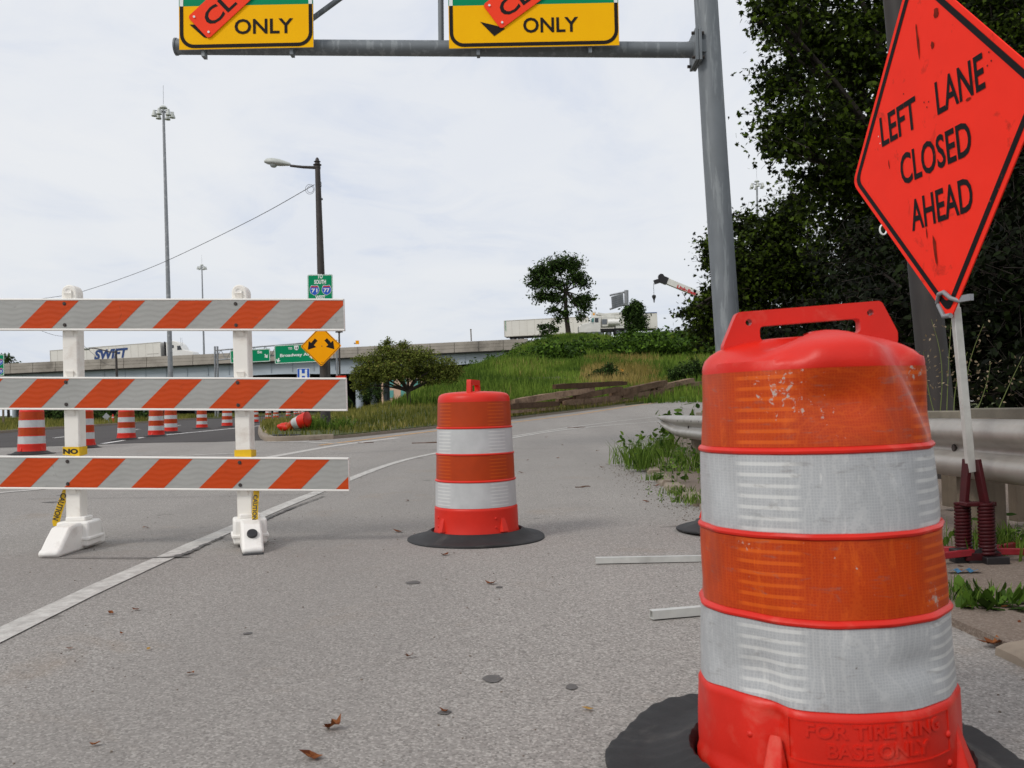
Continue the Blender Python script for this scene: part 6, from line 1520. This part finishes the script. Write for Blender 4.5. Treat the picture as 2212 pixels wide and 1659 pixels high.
for q in p2[:120]: wc.append((tuple(q + np.array([0, 0, .4])), (.9, .9, .7), 1.0))
pts, outs = crown_points([(c, r, 1 / len(wc)) for c, r, w in wc], 9000, 10, .35, .5); o = leaves('slope_weeds', pts, rng.uniform(.6, 1.2, len(pts)) * .28, DIAM, MT['leaf_knot'], None, outs); tag(o, 'leafy weeds scattered over the slope beside the bridge abutment', 'weeds')
# loose rubble patches on the bank by the abutment
MT['stone'] = M('rubble_stone', '#8d8478', .95, .3, 2); MT['scrap'] = M('orange_scrap', '#f09a10', .5, .1, 4)
st = B()
for q in scatter([(-8, 95), (5, 100), (4, 131), (-9, 131)], 420, .1)[:200]:
    s_ = random.uniform(.06, .2); R = Matrix.Rotation(random.uniform(0, 6), 3, 'Z') @ Matrix.Rotation(random.uniform(0, 1), 3, 'X'); st.box(q, (s_ * random.uniform(.8, 1.6), s_, s_ * .7), R)
o = obj('rubble', st, MT['stone'], smooth=None, kind='stuff'); tag(o, 'pale rubble stones scattered on the bank by the bridge end', 'rubble')
g = P(1340, 801, 66); b = B().prism([(-.3, -.02), (.1, -.12), (.28, .0), (.05, .14), (-.25, .1)], g, (1, 0, .1), (0, .25, 1), .04); tag(obj('plastic_scrap', b, MT['scrap'], smooth=None), 'bright orange plastic scrap beside the round shrub on the slope', 'scrap')
# grass fringe at the tie pile and along the ramp edge
fr = []
for i in range(len(ramp_left) - 3):
    a_, c_ = np.array(ramp_left[i]), np.array(ramp_left[i + 1])
    n = int(np.hypot(*(c_ - a_)) * 90); q = a_ + (c_ - a_) * rng.random((n, 1)); q += np.array([-.5, .8]) * rng.random((n, 1)) * 1.6; fr.append(q)
fr = np.concatenate(fr); fr = np.c_[fr, hh(fr[:, 0], fr[:, 1]) + .08]
o = blades('kerb_grass', fr, rng.uniform(.06, .24, len(fr)), rng.uniform(.015, .03, len(fr)), MT['grass'], varp=.8); tag(o, 'short grass fringe between the ramp kerb and the tie pile', 'grass')

def weed_clump(x, y, label, hgt, n, spread, kind_='grass', off=.03, wid=.008, group=None, D=None):
    g = onground(x, D, off) if D else G(x, y, off); t = thing('weed', label, 'weed', g, group=group)
    q = rng.normal(size=(n, 3)) * np.array([spread, spread, 0]); pp = q + np.array(g)
    if kind_ in ('grass', 'both'):
        blades('grass_blades', pp, rng.uniform(.45, 1.0, n) * hgt, wid * rng.uniform(.6, 1.3, n), MT['weed'], t, lean=.7)
    if kind_ in ('leafy', 'both'):
        b = B()
        for k in range(max(5, n // 40)):
            a0 = Vector(g) + Vector((random.gauss(0, spread), random.gauss(0, spread), 0)); L = hgt * random.uniform(.6, 1.2); d = Vector((random.gauss(0, .25), random.gauss(0, .25), 1)).normalized()
            limb(b, a0, a0 + d * L, .004, .0015, .1, 5, 4)
            m_ = int(14); zz_ = np.linspace(.15, 1, m_); 
            P0 = np.array([tuple(a0 + d * (L * z)) for z in zz_]) + rng.normal(size=(m_, 3)) * .012
            if k == 0: LP = P0
            else: LP = np.concatenate([LP, P0])
        obj('stems', b, MT['stem'], t, world=True, kind='stuff'); leaves('leaves', LP, rng.uniform(.6, 1.3, len(LP)) * hgt * .2, OVAL, MT['weed'], t, upb=.9, droop=.3)
    return t
wg = 'weeds along the broken right kerb'
weed_clump(1385, 1010, 'tall grass clump on the kerb left of the guardrail end',   .34, 300, .12, 'grass', D=11.4, wid=.009, group=wg)
weed_clump(1375, 985, 'leafy grass clump behind the tall kerb clump', .4, 240, .16, 'both', D=12.4, wid=.009, group=wg)
weed_clump(1425, 960, 'broad leafy weed under the guardrail end', .42, 240, .16, 'both', D=13.8, wid=.009, group=wg)
weed_clump(1418, 1037, 'small grass tuft on the kerb below the tall clump', .12, 90, .06, 'grass', wid=.008, group=wg)
weed_clump(1465, 1068, 'low green tuft on the kerb stone left of the large drum', .1, 110, .09, 'both', wid=.008, group=wg)
weed_clump(1495, 1085, 'low weed patch touching the left side of the large drum', .1, 120, .09, 'both', wid=.008, group=wg)
weed_clump(1470, 985, 'weeds round the second wooden guardrail post', .35, 200, .2, 'both', D=11, group=wg)
weed_clump(1505, 1010, 'leafy vine patch left of the large drum under the rail', .3, 260, .2, 'leafy', D=9.2, group=wg)
weed_clump(2050, 1090, 'leafy weeds between the large drum and the red spring stand', .3, 300, .16, 'leafy', D=5.0, group=wg)
weed_clump(2170, 1150, 'weeds at the foot of the nearest wooden guardrail post', .16, 240, .14, 'both', D=4.75, group=wg)
weed_clump(2075, 1290, 'grass patch right of the large drum beside the broad-leaved dock', .08, 200, .09, 'grass', wid=.006, group=wg)
weed_clump(1490, 880, 'tall leafy weed rising behind the guardrail end', .85, 300, .2, 'leafy', D=15.2, group=wg)
for x_, D_2, lb2 in ((690, 24.6, 'green weed clump left of the street lamp foot'), (735, 24.4, 'round green weed clump right of the street lamp foot'), (668, 24.9, 'low weed clump between the crushed drum and the lamp foot')):
    weed_clump(x_, 0, lb2, .38, 200, .17, 'both', off=.09, wid=.016, group='weeds on the island kerb', D=D_2)
# broad-leaved dock
g = G(2150, 1305, SWZ); t = thing('dock_plant', 'broad-leaved dock plant on the broken ground right of the large drum', 'plant', g); nL = 80
LV = []
T = np.array([(0, 0), (.08, .05), (.17, .35), (.19, .6), (.12, .85), (0, 1), (-.12, .85), (-.19, .6), (-.17, .35), (-.08, .05)])
for k in range(nL):
    a = random.uniform(0, 6.28); el = random.uniform(.15, 1.25); L = random.uniform(.05, .125); o_ = np.array([random.gauss(0, .09), random.gauss(0, .06), 0])
    d = np.array([math.cos(a) * math.cos(el), math.sin(a) * math.cos(el), math.sin(el)]); s = np.array([-math.sin(a), math.cos(a), 0]); nn_ = np.cross(s, d)
    LV.append(o_ + L * (T[:, :1] * s + T[:, 1:] * d - .3 * (T[:, 1:] ** 2) * np.array([0, 0, 1]) * math.cos(el) + .5 * abs(T[:, :1]) * nn_))
fast_mesh('leaves', np.concatenate(LV), 10, nL, MT['dock'], rng.random(nL), t)
# dry seed stalks in front of the dark pole
b = B(); SP = []
for x, y0, y1, dx in ((2030, 900, 690, -18), (2045, 900, 640, 15), (2060, 900, 760, 30), (2020, 900, 760, -25), (2105, 900, 780, 35), (2085, 900, 700, 40), (2150, 900, 770, 60)):
    D = 6.6; p0 = P(x, y0, D); p1 = P(x + dx, y1, D); limb(b, p0, p1, .004, .0015, .08, 8, 4)
    for q in np.linspace(.3, 1, 26): SP.append(tuple(p0.lerp(p1, q) + Vector((random.gauss(0, .03), random.gauss(0, .03), random.gauss(0, .02)))))
t = thing('seed_stalks', 'dry weed seed stalks in front of the dark pole behind the guardrail', 'weed', P(2060, 900, 6.6)); obj('stems', b, MT['stem'], t, world=True, kind='stuff'); leaves('seed_heads', SP, .028, DIAM, MT['seed'], t)
gb = B()
for k in range(1500):
    if k < 1000: x_, y_ = 1.5 - abs(random.gauss(0, .16)), random.uniform(3.2, 13)
    else: x_, y_ = random.uniform(-3, 1.5), random.uniform(1.9, 12)
    s_ = random.uniform(.002, .006) if k < 1000 else random.uniform(.0015, .004)
    gb.box((x_, y_, h(x_, y_) + s_ * .5), (s_ * random.uniform(1, 2.2), s_ * 1.3, s_), Matrix.Rotation(random.uniform(0, 3), 3, 'Z'))
o = obj('grit', gb, M('dark_grit', '#756b61', .95, .4, 40), smooth=None, kind='stuff'); tag(o, 'fine grit and dirt crumbs along the right kerb', 'grit')
# creeping dirt leaves on the sidewalk
lit = np.stack([rng.uniform(1.65, 2.4, 260), rng.uniform(2.2, 13, 260)], 1); lit = np.c_[lit, np.full(260, .038)]
o = leaves('leaf_litter', lit, rng.uniform(.015, .045, 260), OVAL, MT['dry_leaf'], None, upb=3.0); tag(o, 'scattered dead leaf litter on the broken sidewalk', 'leaf litter')
